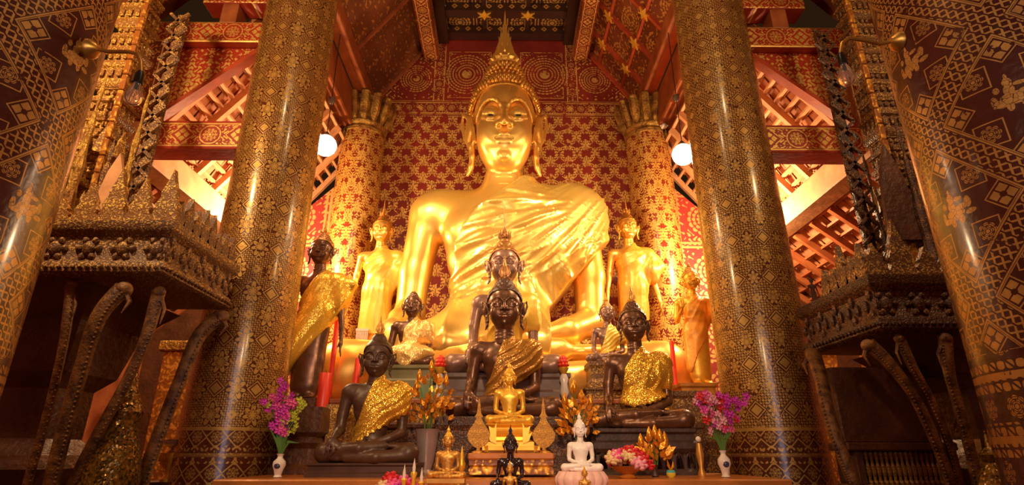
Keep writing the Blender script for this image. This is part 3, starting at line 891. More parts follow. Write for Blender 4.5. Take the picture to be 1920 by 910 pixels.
# upper gable: framed panels with great medallions
Z0 = 8.02
def pat_gable(u, v, nt, vec):
    x = u.abs()
    m = None
    def put(q):
        nonlocal m; m = q if m is None else m.max(q)
    put(rosette(x-.78, v-(Z0+.62), .50, 34, 6))
    put(rosette(x-1.78, v-(Z0+.50), .34, 26, 5))
    for zz, w in ((Z0-.30, .012), (Z0-.06, .012), (Z0-.33, .006), (Z0-.02, .006)): put((v-zz).abs().lt(w))
    for xx in (1.22, 1.42): put((x-xx).abs().lt(.010)*v.gt(Z0-.03))
    for xx in (.30, 1.14): put((x-xx).abs().lt(.008)*v.gt(Z0+.06)*v.lt(Z0+1.16))
    for zz in (Z0+.06, Z0+1.16): put((v-zz).abs().lt(.008)*x.gt(.30)*x.lt(1.14))
    inband = v.gt(Z0-.29)*v.lt(Z0-.07)
    a = u.cell(.42)
    put(inband*(rosette(a, v-(Z0-.18), .075, 10).max(diamond((u+.21).cell(.42), v-(Z0-.18), .07)).max(arab(a, v-(Z0-.18), 70, 75, .3)*hyp(a, v-(Z0-.18)).gt(.10))))
    inv_ = x.gt(1.23)*x.lt(1.41)*v.gt(Z0)
    b = v.cell(.48)
    put(inv_*(rosette(x-1.32, b, .065, 8).max(arab(x-1.32, b, 80, 62, .3)*hyp(x-1.32, b).gt(.09))))
    cx, cz = (x-.72).abs()-.40, (v-(Z0+.61)).abs()-.50
    put(arab(cx, cz, 55, 50, .3)*hyp(x-.78, v-(Z0+.62)).gt(.54)*x.gt(.32)*x.lt(1.12)*v.gt(Z0+.08)*v.lt(Z0+1.14))
    put(arab(x-1.78, v, 45, 40, .45)*hyp(x-1.78, v-(Z0+.5)).gt(.38)*x.gt(1.44)*v.gt(Z0+.02))
    return m
def pat_backwall(u, v, nt, vec):
    low = pat_damask(u, v, nt, vec); up = pat_gable(u, v, nt, vec)
    t = v.gt(Z0-.36)
    return low*(1-t)+up*t

# ---------------------------------------------------------------- materials
GOLD = (.62, .34, .07)
M = {}
M['col_left'] = gilded('black red lacquer with gold flower stencil', pat_column(2*math.pi*.44/8, .46, .076), (.13, .026, .009), GOLD, cyl=.44, rough=.24, wear=.36)
M['col_right'] = gilded('black red lacquer with gold square and diamond stencil', pat_column(2*math.pi*.44/9, .42, .052, 1.15, sq=True), (.12, .028, .010), (.62, .35, .08), cyl=.44, rough=.24, wear=.36)
M['col_near'] = gilded('dark red lacquer with interlaced gold lattice', pat_near, (.085, .012, .010), (.60, .32, .08), cyl=.47, rough=.30, wear=.36)
M['col_red'] = gilded('red lacquer with dense gold damask', pat_redcol, (.30, .035, .012), (.95, .56, .12), cyl=.40, rough=.25, wear=.34)
M['wall'] = gilded('red wall with stencilled gold', pat_backwall, (.34, .030, .016), (1, .62, .15), rough=.45, wear=.42, coat=.05)
M['wall_aisle'] = gilded('red aisle wall with gold rosettes', pat_roset_wall, (.52, .05, .04), (1, .62, .2), rough=.5, wear=.3, coat=.05)
M['beam'] = gilded('red beam face with gold rosettes', pat_beam(.62, .16), (.48, .04, .012), (1, .60, .14), rough=.45, wear=.30, coat=.1)
M['beam_y'] = gilded('red beam face with gold rosettes lengthwise', pat_beam(.5, .12), (.30, .04, .012), (1, .56, .14), rough=.45, wear=.36, axes=(1, 2), coat=.1, under=1)
M['post'] = gilded('orange brown post with gold scrolls', pat_post, (.34, .07, .018), (1, .56, .14), rough=.45, wear=.34, axes=(2, 0), coat=.1)
M['panel'] = gilded('red panel with gold scrolls', pat_arab(), (.50, .04, .012), (1, .58, .14), rough=.45, wear=.28, coat=.1)
M['coffer'] = gilded('dark coffer with gold medallions', lambda u, v, nt, vec: rosette(u.cell(.62), v.cell(.62), .24, 14, 3).max((u.cell(.62).abs()-.28).abs().lt(.012)), (.07, .012, .008), (.8, .45, .1), rough=.5, wear=.4, axes=(0, 1), coat=.05)
M['slope_panel'] = gilded('brown panel with worn gold medallions', lambda u, v, nt, vec: rosette(u.cell(.9), v.cell(.55)*1.5, .30, 16, 3).max(arab(u.cell(.9), v.cell(.55), 34, 40, .5)), (.26, .055, .014), (.85, .45, .1), rough=.55, wear=.46, axes=(1, 2), coat=.05)
M['plank'] = simple('worn brown planks', (.36, .13, .035), 0, .6, 3.2, .6, .4, 24, col2=(.13, .035, .012))
M['slope_left'] = gilded('brown planks with worn gold scrolls', lambda u, v, nt, vec: arab(u.cell(.8), v.cell(.46), 26, 44, .42)*(v.cell(.23).abs().lt(.108)), (.22, .060, .018), (.62, .30, .07), rough=.55, wear=.50, axes=(1, 2), coat=.03)
M['redwood'] = simple('red brown painted wood', (.42, .12, .035), 0, .5, 4, .35, .3, 20, col2=(.25, .055, .016))
M['darkwood'] = simple('dark carved wood', (.13, .042, .016), 0, .45, 5, .45, .6, 22, .02)
M['rafter'] = simple('bare rafter wood', (.75, .36, .16), 0, .7, 5, .3, .3, 20)
M['tile'] = simple('terracotta roof tile underside', (.62, .22, .09), 0, .8, 3, .4, .4, 16)
M['floor'] = simple('dark red floor tile', (.12, .03, .015), 0, .4, 2, .3)
M['frame_red'] = simple('bright red painted rail', (.50, .07, .02), 0, .45, 6, .3, .2)
M['gilt_old'] = simple('old gilding on carved wood', (.60, .34, .06), .55, .48, 7, .5, 1.0, 26, .03, col2=(.22, .085, .018))
def carved(name, gold, dark, scale=14, metal=.5, thr=.42, rough=.45):
    m, nt, b = new_mat(name); vec, xyz = coords(nt)
    vo = nt.nodes.new('ShaderNodeTexVoronoi'); vo.feature = 'SMOOTH_F1'; vo.inputs['Scale'].default_value = scale
    nz = nt.nodes.new('ShaderNodeTexNoise'); nz.inputs['Scale'].default_value = scale*.35; nt.links.new(vec, nz.inputs['Vector'])
    wv = nt.nodes.new('ShaderNodeVectorMath'); wv.operation = 'SCALE'; wv.inputs['Scale'].default_value = 3.0/scale; nt.links.new(nz.outputs['Color'], wv.inputs[0])
    wa = nt.nodes.new('ShaderNodeVectorMath'); nt.links.new(vec, wa.inputs[0]); nt.links.new(wv.outputs[0], wa.inputs[1]); nt.links.new(wa.outputs[0], vo.inputs['Vector'])
    d = E(nt, vo.outputs['Distance']); n = noise(nt, vec, scale*1.2, 5)
    h = (1-d*1.6)+n*.6
    rows = ((xyz[2]*38).sin()*.5+.5)*.25
    k = ((h+rows-thr-.35)*2.4).max(0).min(1)
    nt.links.new(mixc(nt, k, dark, gold), b.inputs['Base Color'])
    setin(nt, b.inputs['Metallic'], k*metal); b.inputs['Roughness'].default_value = rough
    bump(nt, b, h+rows, .8, .0045)
    return m
M['carve_gold'] = carved('gilded relief carving', (1.0, .62, .11), (.28, .11, .02), 60, .3, rough=.55)
M['carve_brown'] = carved('brown relief carving with worn gilding', (.66, .36, .08), (.14, .055, .018), 62, .2, rough=.55)
M['carve_dark'] = carved('dark relief carving', (.30, .12, .04), (.06, .022, .010), 66, .2)
M['gold'] = simple('polished gold leaf', (1.0, .66, .17), .72, .33, 1.2, .12, .12, 3, .02, col2=(.90, .50, .09))
M['satin_great'] = simple('great yellow satin', (.95, .66, .18), .62, .30, 2, .1, .15, 4, .03, col2=(.85, .54, .11), spec=.8)
M['gold_hair'] = simple('gilded curls', (.95, .50, .09), .8, .34, 5, .4, .1, 30)
M['gold_small'] = simple('bright small gold', (1, .60, .07), .5, .38, 5, .2, .2, 20, .003, col2=(.9, .46, .05))
M['gold_old'] = simple('brownish antique gold', (.85, .45, .09), .6, .40, 5, .5, .3, 20, .004, col2=(.55, .24, .05))
M['satin'] = simple('yellow gold satin', (1, .64, .10), .22, .34, 2, .1, .15, 4, .03, col2=(.95, .56, .07), spec=.8)
M['satin_orange'] = simple('orange gold satin', (1, .46, .06), .22, .38, 2.5, .12, .15, 5, .03, col2=(.95, .36, .03), spec=.7)
M['bronze'] = simple('dark brown bronze', (.20, .085, .042), .5, .33, 4, .4, .2, 20, .003)
M['bronze_mid'] = simple('chocolate brown bronze', (.36, .19, .13), .4, .36, 4, .35, .2, 20, .003)
M['bronze_gilt'] = simple('bronze with worn gilding', (.60, .29, .08), .6, .38, 3.5, .5, .2, 20, .003, col2=(.30, .12, .04))
M['wood_black'] = simple('matt black brown statue wood', (.10, .042, .022), .15, .42, 4, .3, .2, 22, .004)
M['white'] = simple('white alabaster', (1, .86, .80), 0, .35, 4, .1, .1)
M['pinkwhite'] = simple('pink tinted alabaster', (1, .60, .52), 0, .4, 4, .15)
M['stone'] = simple('grey brown stone', (.19, .10, .072), 0, .5, 6, .3, .3, 30, .004)
M['greenstone'] = simple('green brown painted slab', (.20, .16, .06), .1, .5, 5, .4, .4, 26, .005)
M['table'] = simple('orange lacquer table', (.62, .20, .03), .1, .35, 6, .3, .2)
M['redtable'] = gilded('dark red table with thin gold scrolls', lambda u, v, nt, vec: arab(u.cell(.3), v, 60, 60, .45), (.26, .035, .012), (.9, .5, .1), rough=.4, wear=.35)
M['redwax'] = simple('red candle wax', (.85, .04, .015), 0, .4, 8, .15)
M['vase_grey'] = simple('lilac grey vase', (.46, .33, .31), .3, .3, 6, .2)
M['porcelain'] = simple('white porcelain', (.85, .72, .62), 0, .2, 6, .1)
M['blue_glaze'] = simple('dark blue glaze', (.05, .05, .12), 0, .2, 6, .1)
M['leaf'] = simple('green leaf', (.10, .22, .03), 0, .5, 8, .3)
M['leaf_gold'] = simple('gold foil leaf', (1, .46, .04), .6, .28, 12, .5, .5, 30, .01, col2=(.75, .26, .02))
M['silver'] = simple('silver bowl metal', (.85, .72, .6), .9, .3, 20, .3, .8, 50, .01)
M['brass'] = simple('old brass', (.70, .38, .08), .8, .35, 8, .3)
M['black'] = simple('black bakelite', (.01, .008, .007), 0, .3)
M['iron'] = simple('dull iron', (.12, .07, .05), .5, .5)
for nm, c in (('orchid_pink', (.95, .12, .38)), ('orchid_purple', (.70, .04, .50)), ('orchid_pale', (1, .42, .52)), ('petal_red', (.75, .02, .03)), ('petal_cream', (.95, .68, .35)), ('petal_green', (.55, .55, .05)), ('cyan_glaze', (.08, .45, .42)), ('yellow_glaze', (.85, .60, .05))):
    M[nm] = simple(nm.replace('_', ' '), c, 0, .5, 14, .25)
def glitter(name, col, col2, sc=90, metal=.75, tilt=.6):
    m, nt, b = new_mat(name); vec, _ = coords(nt)
    vo = nt.nodes.new('ShaderNodeTexVoronoi'); vo.inputs['Scale'].default_value = sc; nt.links.new(vec, vo.inputs['Vector'])
    sp = nt.nodes.new('ShaderNodeSeparateXYZ'); nt.links.new(vo.outputs['Color'], sp.inputs[0])
    r = E(nt, sp.outputs[0])
    nt.links.new(mixc(nt, r, col2, col), b.inputs['Base Color']); b.inputs['Metallic'].default_value = metal
    b.inputs['Roughness'].default_value = .22
    # every sequin tilts its own way
    va = nt.nodes.new('ShaderNodeVectorMath'); va.operation = 'SUBTRACT'; nt.links.new(vo.outputs['Color'], va.inputs[0]); va.inputs[1].default_value = (.5, .5, .5)
    vs = nt.nodes.new('ShaderNodeVectorMath'); vs.operation = 'SCALE'; nt.links.new(va.outputs[0], vs.inputs[0]); vs.inputs['Scale'].default_value = tilt
    ge = nt.nodes.new('ShaderNodeNewGeometry'); ad = nt.nodes.new('ShaderNodeVectorMath'); nt.links.new(ge.outputs['Normal'], ad.inputs[0]); nt.links.new(vs.outputs[0], ad.inputs[1])
    no = nt.nodes.new('ShaderNodeVectorMath'); no.operation = 'NORMALIZE'; nt.links.new(ad.outputs[0], no.inputs[0]); nt.links.new(no.outputs[0], b.inputs['Normal'])
    return m
M['glitter'] = glitter('gold sequin cloth', (1, .58, .08), (.85, .42, .03), 62, .7, .65)
M['glitter_fine'] = glitter('pale gold sequin cloth', (1, .70, .25), (1, .52, .12), 60, .5, .5)
M['brocade_dark'] = glitter('brown gold brocade', (.62, .30, .05), (.36, .14, .02), 70, .5, .4)
M['black_gloss'] = simple('glossy black', (.03, .012, .014), .1, .15, 6, .2, coat=.6)
M['stone_dark'] = simple('black brown carved wood', (.075, .036, .024), .1, .5, 8, .4, .5, 30, .008)
M['greenstone2'] = simple('moss green slab', (.16, .20, .08), .1, .5, 5, .4, .3, 26, .005)
M['carve_gold2'] = carved('bright gilt relief', (1, .52, .08), (.30, .09, .012), 22, .7, .36, .35)
M['fan'] = carved('pierced brownish gilt sheet', (.80, .42, .08), (.50, .22, .04), 60, .4, .2, .45)
M['bracket'] = simple('brown gilded bracket wood', (.34, .15, .04), .2, .5, 14, .5, .9, 60, .008, col2=(.09, .032, .012))
M['mosaic'] = glitter('gold and green glass mosaic', (.40, .20, .03), (.05, .035, .008), 70, .5)
M['brocade'] = glitter('gold brocade', (1, .60, .07), (.95, .52, .05), 55, .45, .35)
m, nt, b = new_mat('lit globe glass'); b.inputs['Base Color'].default_value = (1, .8, .6, 1); b.inputs['Emission Color'].default_value = (1, .80, .55, 1); b.inputs['Emission Strength'].default_value = GLOBE_POWER; M['globe'] = m
m, nt, b = new_mat('clear bulb glass'); b.inputs['Base Color'].default_value = (1, .9, .85, 1); b.inputs['Transmission Weight'].default_value = .92; b.inputs['Roughness'].default_value = .04; b.inputs['IOR'].default_value = 1.25; M['glass'] = m

# ---------------------------------------------------------------- setting
def struct(name, mb, m, smooth=False):
    o = mb.build(name, m, None, smooth); o['kind'] = 'structure'; return o
struct('floor', MB().box(-7, 7, -6, 12, -.2, 0), M['floor'])
WY = 9.30
g = [(-2.75, 0), (2.75, 0), (2.75, 7.75), (1.32, 9.62), (-1.32, 9.62), (-2.75, 7.75)]
struct('wall_back', MB().plate(g, .3, (0, WY+.15, 0)), M['wall'])
for s, nm in ((-1, 'left'), (1, 'right')):
    x0, x1 = sorted((s*2.75, s*4.35))
    struct('wall_back_aisle_'+nm, MB().plate([(x0, 0), (x1, 0), (x1, 4.9 if s > 0 else 6.5), (x0, 6.5 if s > 0 else 4.9)] if s > 0 else [(x0, 0), (x1, 0), (x1, 6.5), (x0, 4.9)], .3, (0, WY+.15, 0)), M['wall_aisle'])
    x0, x1 = sorted((s*4.35, s*6.1)); struct('wall_back_outer_'+nm, MB().box(x0, x1, WY, WY+.3, 0, 4.9), M['darkwood'])
    # outer low wall of the aisle
    x0, x1 = sorted((s*5.9, s*6.1)); struct('wall_'+nm, MB().box(x0, x1, -6, 9.5, 0, 3.2), M['redwood'])
    x0, x1 = sorted((s*6.1, s*6.3)); struct('wall_upper_'+nm, MB().box(x0, x1, -6, 5.78, 3.2, 5.8), M['darkwood'])
# rear wall behind the viewer
struct('wall_front', MB().box(-6.1, 6.1, -6.2, -6, 0, 9.6), M['redwood'])

# columns of the nave
def column(name, x, y, R, top, m, Rt=None, label='', lean=0):
    Rt = Rt or R*.93
    mb = MB(); prof = [(R*1.06, 0), (R*1.06, .25)]+[(R*1.05-(R*1.05-Rt)*min(1, (t/14)**.7), .25+(top-.25)*t/14) for t in range(15)]
    mb.lathe(prof, 72)
    o = mb.build(name, m, None, True); o.location = (x, y, 0)
    return tag(o, label, 'column')
column('lacquered_column', -2.62, 5.7, .44, 9.5, M['col_left'], label='thick dark lacquered column with gold flower stencils, left of the great golden statue')
column('lacquered_column', 2.62, 5.7, .44, 9.5, M['col_right'], label='thick dark lacquered column with small gold squares and diamonds, right of the great golden statue')
column('lattice_column', -2.71, 2.42, .47, 9.5, M['col_near'], label='nearest dark red column with gold lattice at the left edge, beside the carved pulpit')
column('lattice_column', 2.62, 2.42, .47, 9.5, M['col_near'], label='nearest dark red column with gold lattice at the right edge, with gold beast medallions')
for s, w in ((-1, 'left'), (1, 'right')):
    c = thing('damask_column', 'glowing red and gold damask column with petal capital, behind the great statue on the '+w, 'column', (s*2.62, 8.98, 0))
    mb = MB(); mb.lathe([(.46, 0), (.46, .2)]+[(.43-.05*t/14, .2+6.75*t/14) for t in range(15)], 64); mb.build('shaft', M['col_red'], c, True)
    mb = MB(); mb.lathe([(.34, 6.9), (.40, 6.93), (.41, 6.98), (.37, 7.02), (.41, 7.05), (.42, 7.10), (.36, 7.14), (.36, 7.2), (.44, 7.62), (.30, 7.66)], 32)
    for k in range(14):
        a = 2*math.pi*k/14; d = Vector((math.cos(a), math.sin(a), 0))
        mb.tube([d*.36+Vector((0, 0, 7.12)), d*.42+Vector((0, 0, 7.3)), d*.46+Vector((0, 0, 7.5)), d*.50+Vector((0, 0, 7.62)), d*.47+Vector((0, 0, 7.70))], [.05, .085, .09, .085, .03], 8)
    mb.build('petal_capital', M['gilt_old'], c, True)

# ceiling of the nave -----------------------------------------------
struct('ceiling_nave', MB().box(-1.4, 1.5, 2, WY, 9.66, 9.78), M['coffer'])
mb = MB()
for x in (-1.32, 1.32): mb.box(x-.15, x+.15, 2, WY, 9.38, 9.68)
for y in (WY-.14, 8.55, 7.7, 6.8, 5.9): mb.box(-1.2, 1.2, y-.1, y+.1, 9.46, 9.68)
for x in (-.42, .42): mb.box(x-.05, x+.05, 2, WY-.2, 9.56, 9.67)
struct('trim_1', mb, gilded('dark ceiling beam with small gold diamonds', lambda u, v, nt, vec: diamond(u.cell(.22), (v-9.57), .06)*hyp(u.cell(.22), v-9.57).gt(.018), (.05, .012, .008), (.8, .45, .1), rough=.5, wear=.36))
for s in (-1, 1):
    A = Vector((s*1.42, 0, 9.55)); B = Vector((s*2.72, 0, 7.72)); d = (B-A).normalized(); n = Vector((d.z, 0, -d.x))*s
    mb = MB(); T = .06
    v = [Vector((p.x, y, p.z))+q for y in (2, WY) for p in (A, B) for q in (Vector((0, 0, 0)), Vector((s*T, 0, T)))]
    mb._add(v, [(0, 1, 3, 2), (4, 6, 7, 5), (0, 4, 5, 1), (2, 3, 7, 6), (0, 2, 6, 4), (1, 5, 7, 3)])
    struct('ceiling_slope_'+('left' if s < 0 else 'right'), mb, M['slope_left'] if s < 0 else M['slope_panel'])
    mb = MB(); 
    for t, w in ((0.03, .14), (.98, .14)):
        p = A.lerp(B, t)
        mb.beam((p.x-s*.04, 2, p.z-.05), (p.x-s*.04, WY, p.z-.05), w, .12)
    if s > 0:
        for t in (.36, .68):
            p = A.lerp(B, t); mb.beam((p.x-s*.015, 2, p.z-.015), (p.x-s*.015, WY, p.z-.015), .05, .05)
        for y in (WY-.05, 8.62, 7.9, 7.2, 6.5, 5.8, 5.1):
            p = A-Vector((s*.02, 0, .02)); q = B-Vector((s*.02, 0, .02)); mb.beam((p.x, y, p.z), (q.x, y, q.z), .07, .06, up=(0, 1, 0))
    else:
        for y in (WY-.05, 7.75, 6.2):
            p = A-Vector((s*.02, 0, .02)); q = B-Vector((s*.02, 0, .02)); mb.beam((p.x, y, p.z), (q.x, y, q.z), .05, .05, up=(0, 1, 0))
    struct('trim_slope_'+('left' if s < 0 else 'right'), mb, M['frame_red'] if s > 0 else M['redwood'])
    # purlin below the slope and the great side plates over the columns
    p = A.lerp(B, .14); mb = MB().box(-.15, .15, -3.6, 3.6, -.16, .16, .01); o = struct('trim_purlin_'+('left' if s < 0 else 'right'), mb, M['beam_y']); o.location = (p.x-s*.10, WY-3.62, p.z-.17)
    mb = MB(); mb.box(min(s*2.50, s*2.68), max(s*2.50, s*2.68), 2, WY, 7.66, 7.95, .02); struct('trim_plate_'+('left' if s < 0 else 'right'), mb, M['redwood'])
    mb = MB(); mb.box(min(s*2.74, s*3.02), max(s*2.74, s*3.02), 2, 8.75, 7.02, 7.66, .03); struct('trim_tie_'+('left' if s < 0 else 'right'), mb, M['redwood'])
# gilt butterfly bosses on the coffers of the right slope and the flat ceiling
boss = MB().plate([(0, .10), (.03, .03), (.10, .05), (.05, 0), (.10, -.05), (.03, -.03), (0, -.10), (-.03, -.03), (-.10, -.05), (-.05, 0), (-.10, .05), (-.03, .03)], .03, ax=(1, 0, 0), ay=(0, 1, 0))
bm_ = boss.mesh('boss'); A = Vector((1.42, 0, 9.55)); B = Vector((2.72, 0, 7.72)); ang = math.atan2(B.z-A.z, B.x-A.x)
for t in (.36, .68, .95):
    for y in (8.62, 7.9, 7.2, 6.5):
        o = link('gilt_boss', bm_, M['gold_small'], None, False); p = A.lerp(B, t); o.location = (p.x-.06, y, p.z-.06); o.rotation_euler = (0, -ang, 0); o.scale = (1.2, 1.2, 1)
        tag(o, 'small gilt cross-shaped boss at a crossing of rails on the right ceiling slope', 'ornament', 'gilt bosses on the right ceiling slope')
for x in (-.42, .42):
    for y in (8.55, 7.7):
        o = link('gilt_boss', bm_, M['gold_small'], None, False); o.location = (x, y, 9.44); o.scale = (1.3, 1.3, 1)
        tag(o, 'gilt star boss under the dark flat ceiling above the spire', 'ornament', 'gilt stars on the flat ceiling')

# aisles ---------------------------------------------------------------
for s, side in ((-1, 'left'), (1, 'right')):
    # roof of the aisle: rafters down the slope, battens along, tiles above
    A = Vector((s*2.85, 0, 6.75)); B = Vector((s*4.25, 0, 4.98)); C = Vector((s*6.2, 0, 3.15))
    def roof(P, Q, y0, y1, nb, nr, nm, mt, mr):
        d = (Q-P).normalized(); n = Vector((-d.z, 0, d.x)); n = n if n.z > 0 else -n
        mb = MB()
        for k in range(nb+1):
            p = P.lerp(Q, k/nb); mb.beam(Vector((p.x, y0, p.z))+n*.05, Vector((p.x, y1, p.z))+n*.05, .05, .035)
        for k in range(nr+1):
            y = y0+(y1-y0)*k/nr; mb.beam((P.x, y, P.z), (Q.x, y, Q.z), .07, .09, up=n)
        struct('trim_rafters_'+nm, mb, mr)
        mb = MB(); nx = nb; ny = int((y1-y0)/.17)
        for i in range(nx):
            for j in range(ny):
                p = P.lerp(Q, i/nx); q = P.lerp(Q, (i+1.25)/nx); ya = y0+j*.17+.012; yb = ya+.146
                lift = .085; off = .02*((i+j) % 2)
                a0 = Vector((p.x, ya, p.z))+n*(lift+.05); a1 = Vector((p.x, yb, p.z))+n*(lift+.05); b0 = Vector((q.x, ya, q.z))+n*(lift+off); b1 = Vector((q.x, yb, q.z))+n*(lift+off)
                vv = [a0, a1, b1, b0]; mb._add(vv+[x+n*.012 for x in vv], [(0, 1, 2, 3), (7, 6, 5, 4), (0, 4, 5, 1), (1, 5, 6, 2), (2, 6, 7, 3), (3, 7, 4, 0)])
        struct('ceiling_tiles_'+nm, mb, mt)
    roof(A, B, 5.80, WY, 12, 7, side, M['tile'], M['rafter'])
    roof(B+Vector((s*.15, 0, -.35)), C, 2.5, WY, 11, 14, side+'_low', M['tile'], M['redwood'])
    roof(Vector((s*2.95, 0, 8.5)), Vector((s*6.2, 0, 5.7)), 1.6, 5.75, 16, 7, side+'_near', M['tile'], M['redwood'])
    # roof felt behind the tiles keeps the night out
    mb = MB(); 
    for P, Q in ((A, B), (B+Vector((s*.15, 0, -.35)), C), (Vector((s*2.75, 0, 8.67)), Vector((s*6.3, 0, 5.6)))):
        d = (Q-P).normalized(); n = Vector((-d.z, 0, d.x)); n = n if n.z > 0 else -n
        vv = [Vector((P.x, (5.78 if P is A else -6 if P.z > 8 else 2.3), P.z))+n*.3, Vector((P.x, (WY if P.z < 8 else 5.78), P.z))+n*.3, Vector((Q.x, (WY if P.z < 8 else 5.78), Q.z))+n*.3, Vector((Q.x, (5.78 if P is A else -6 if P.z > 8 else 2.3), Q.z))+n*.3]
        mb._add(vv+[x+n*.05 for x in vv], [(0, 1, 2, 3), (7, 6, 5, 4), (0, 4, 5, 1), (1, 5, 6, 2), (2, 6, 7, 3), (3, 7, 4, 0)])
    struct('ceiling_aisle_'+side, mb, M['tile'])
    # eave plate along the aisle
    mb = MB(); mb.box(min(s*4.06, s*4.36), max(s*4.06, s*4.36), 5.4, WY, 4.62, 4.98, .02); struct('trim_eave_'+side, mb, M['rafter'])
    # cross frame at the second columns
    Y = 5.62
    q0 = at(445 if s < 0 else 1415, 262, Y); 
    o = MB().box(-.98, .98, -.14, .14, -.18, .18, .015).build('tie_beam', M['beam']); o.location = (s*3.62, Y, 4.86)
    tag(o, 'lower red beam with gold rosettes spanning the %s aisle' % side, 'beam')
    o = MB().box(-.98, .98, -.14, .14, -.15, .15, .015).build('tie_beam', M['beam']); o.location = (s*3.62, Y, 6.30)
    tag(o, 'upper red beam with gold rosettes spanning the %s aisle' % side, 'beam')
    o = MB().box(-.13, .13, -.13, .13, -.55, .55, .015).build('post', M['post']); o.location = (s*4.22, Y, 5.60)
    tag(o, 'short patterned post at the outer end of the %s aisle beams' % side, 'post')
    o = MB().box(-.10, .10, -.12, .12, -.14, .16, .01).build('post', M['redwood']); o.location = (s*3.42, Y, 6.60)
    tag(o, 'stubby block post on top of the upper %s aisle beam' % side, 'post')
    o = MB().box(-.62, .62, -.14, .14, -.13, .13, .015).build('tie_beam', M['beam']); o.location = (s*3.15, Y, 6.88)
    tag(o, 'short topmost patterned beam on the block post of the %s aisle' % side, 'beam')
    o = MB().beam((s*4.55, Y, 6.62), (s*3.75, Y, 7.6), .2, .2, up=(0, 1, 0)).build('strut', M['redwood'])
    tag(o, 'sloping wooden strut above the upper beam of the %s aisle' % side, 'beam')
    o = MB().box(s*4.38-.16, s*4.38+.16, 3.0, Y-.14, 6.22, 6.60, .02).build('longitudinal_beam', M['redwood'])
    tag(o, 'heavy plain red beam running toward the viewer from the outer %s post' % side, 'beam')
    # triangular gilded board
    t0, t1, t2 = (s*4.10, 6.14), (s*3.0, 6.14), (s*4.10, 5.12)
    pts = [t0, t1, t2] if s > 0 else [t0, t1, t2]
    bd = thing('gable_board', 'triangular red board with gold scrollwork under the upper %s aisle beam' % side, 'panel', (0, Y, 0))
    MB().plate(pts, .05).build('board', M['panel'], bd)
    MB().beam((s*2.95, -.03, 6.12), (s*4.12, -.03, 5.04), .05, .12, up=(0, 1, 0)).build('edge_rail', M['frame_red'], bd)
# ---------------------------------------------------------------- altar steps
def step(name, x0, x1, y0, y1, z0, z1, m, mtop, label, cat='altar step', lip=.05):
    t = thing(name, label, cat, ((x0+x1)/2, (y0+y1)/2, z0)); hx, hy, h = (x1-x0)/2, (y1-y0)/2, z1-z0
    MB().tier(hx, hy, [(.0, 0), (.0, h*.14), (.05, h*.2), (.07, h*.32), (.07, h*.62), (.04, h*.74), (.0, h*.8), (.0, h-lip)]).build('carved_body', m, t)
    MB().box(-hx-.02, hx+.02, -hy-.02, hy, h-lip, h, .01).build('top_board', mtop, t)
    return t
L0 = 1.335
step('altar_table', -2.08, 2.08, 4.42, 5.9, 0, L0, M['redtable'], M['table'], 'long low red and gold altar table carrying the front row of offerings', 'altar')
step('altar_table', -1.3, 1.3, 3.75, 4.38, 0, 1.16, M['redtable'], M['table'], 'lowest front ledge below the altar table, just cut by the bottom of the frame', 'altar')
step('altar_pedestal', -1.95, 2.0, 5.92, 6.16, 0, 1.80, M['carve_dark'], M['darkwood'], 'dark carved middle step of the altar behind the front seated statues', 'altar')
step('altar_pedestal', -1.84, 2.12, 6.18, 6.74, 0, 2.06, M['carve_brown'], M['redwood'], 'brown carved upper step holding the centre bronze statue', 'altar')
step('altar_pedestal', -2.6, 2.6, 6.76, 8.5, 0, 2.05, M['carve_brown'], M['redwood'], 'broad platform at the back carrying the great golden statue', 'altar')

# ---------------------------------------------------------------- the statues
def slab(x, y, z0, z1, hx, hy, m, name, label, prof=None, cat='pedestal'):
    h = z1-z0; o = MB().tier(hx, hy, prof or [(0, 0), (0, h*.25), (.02, h*.35), (.02, h*.75), (0, h*.85), (0, h)]).build(name, m)
    o.location = (x, y, z0); return tag(o, label, cat)

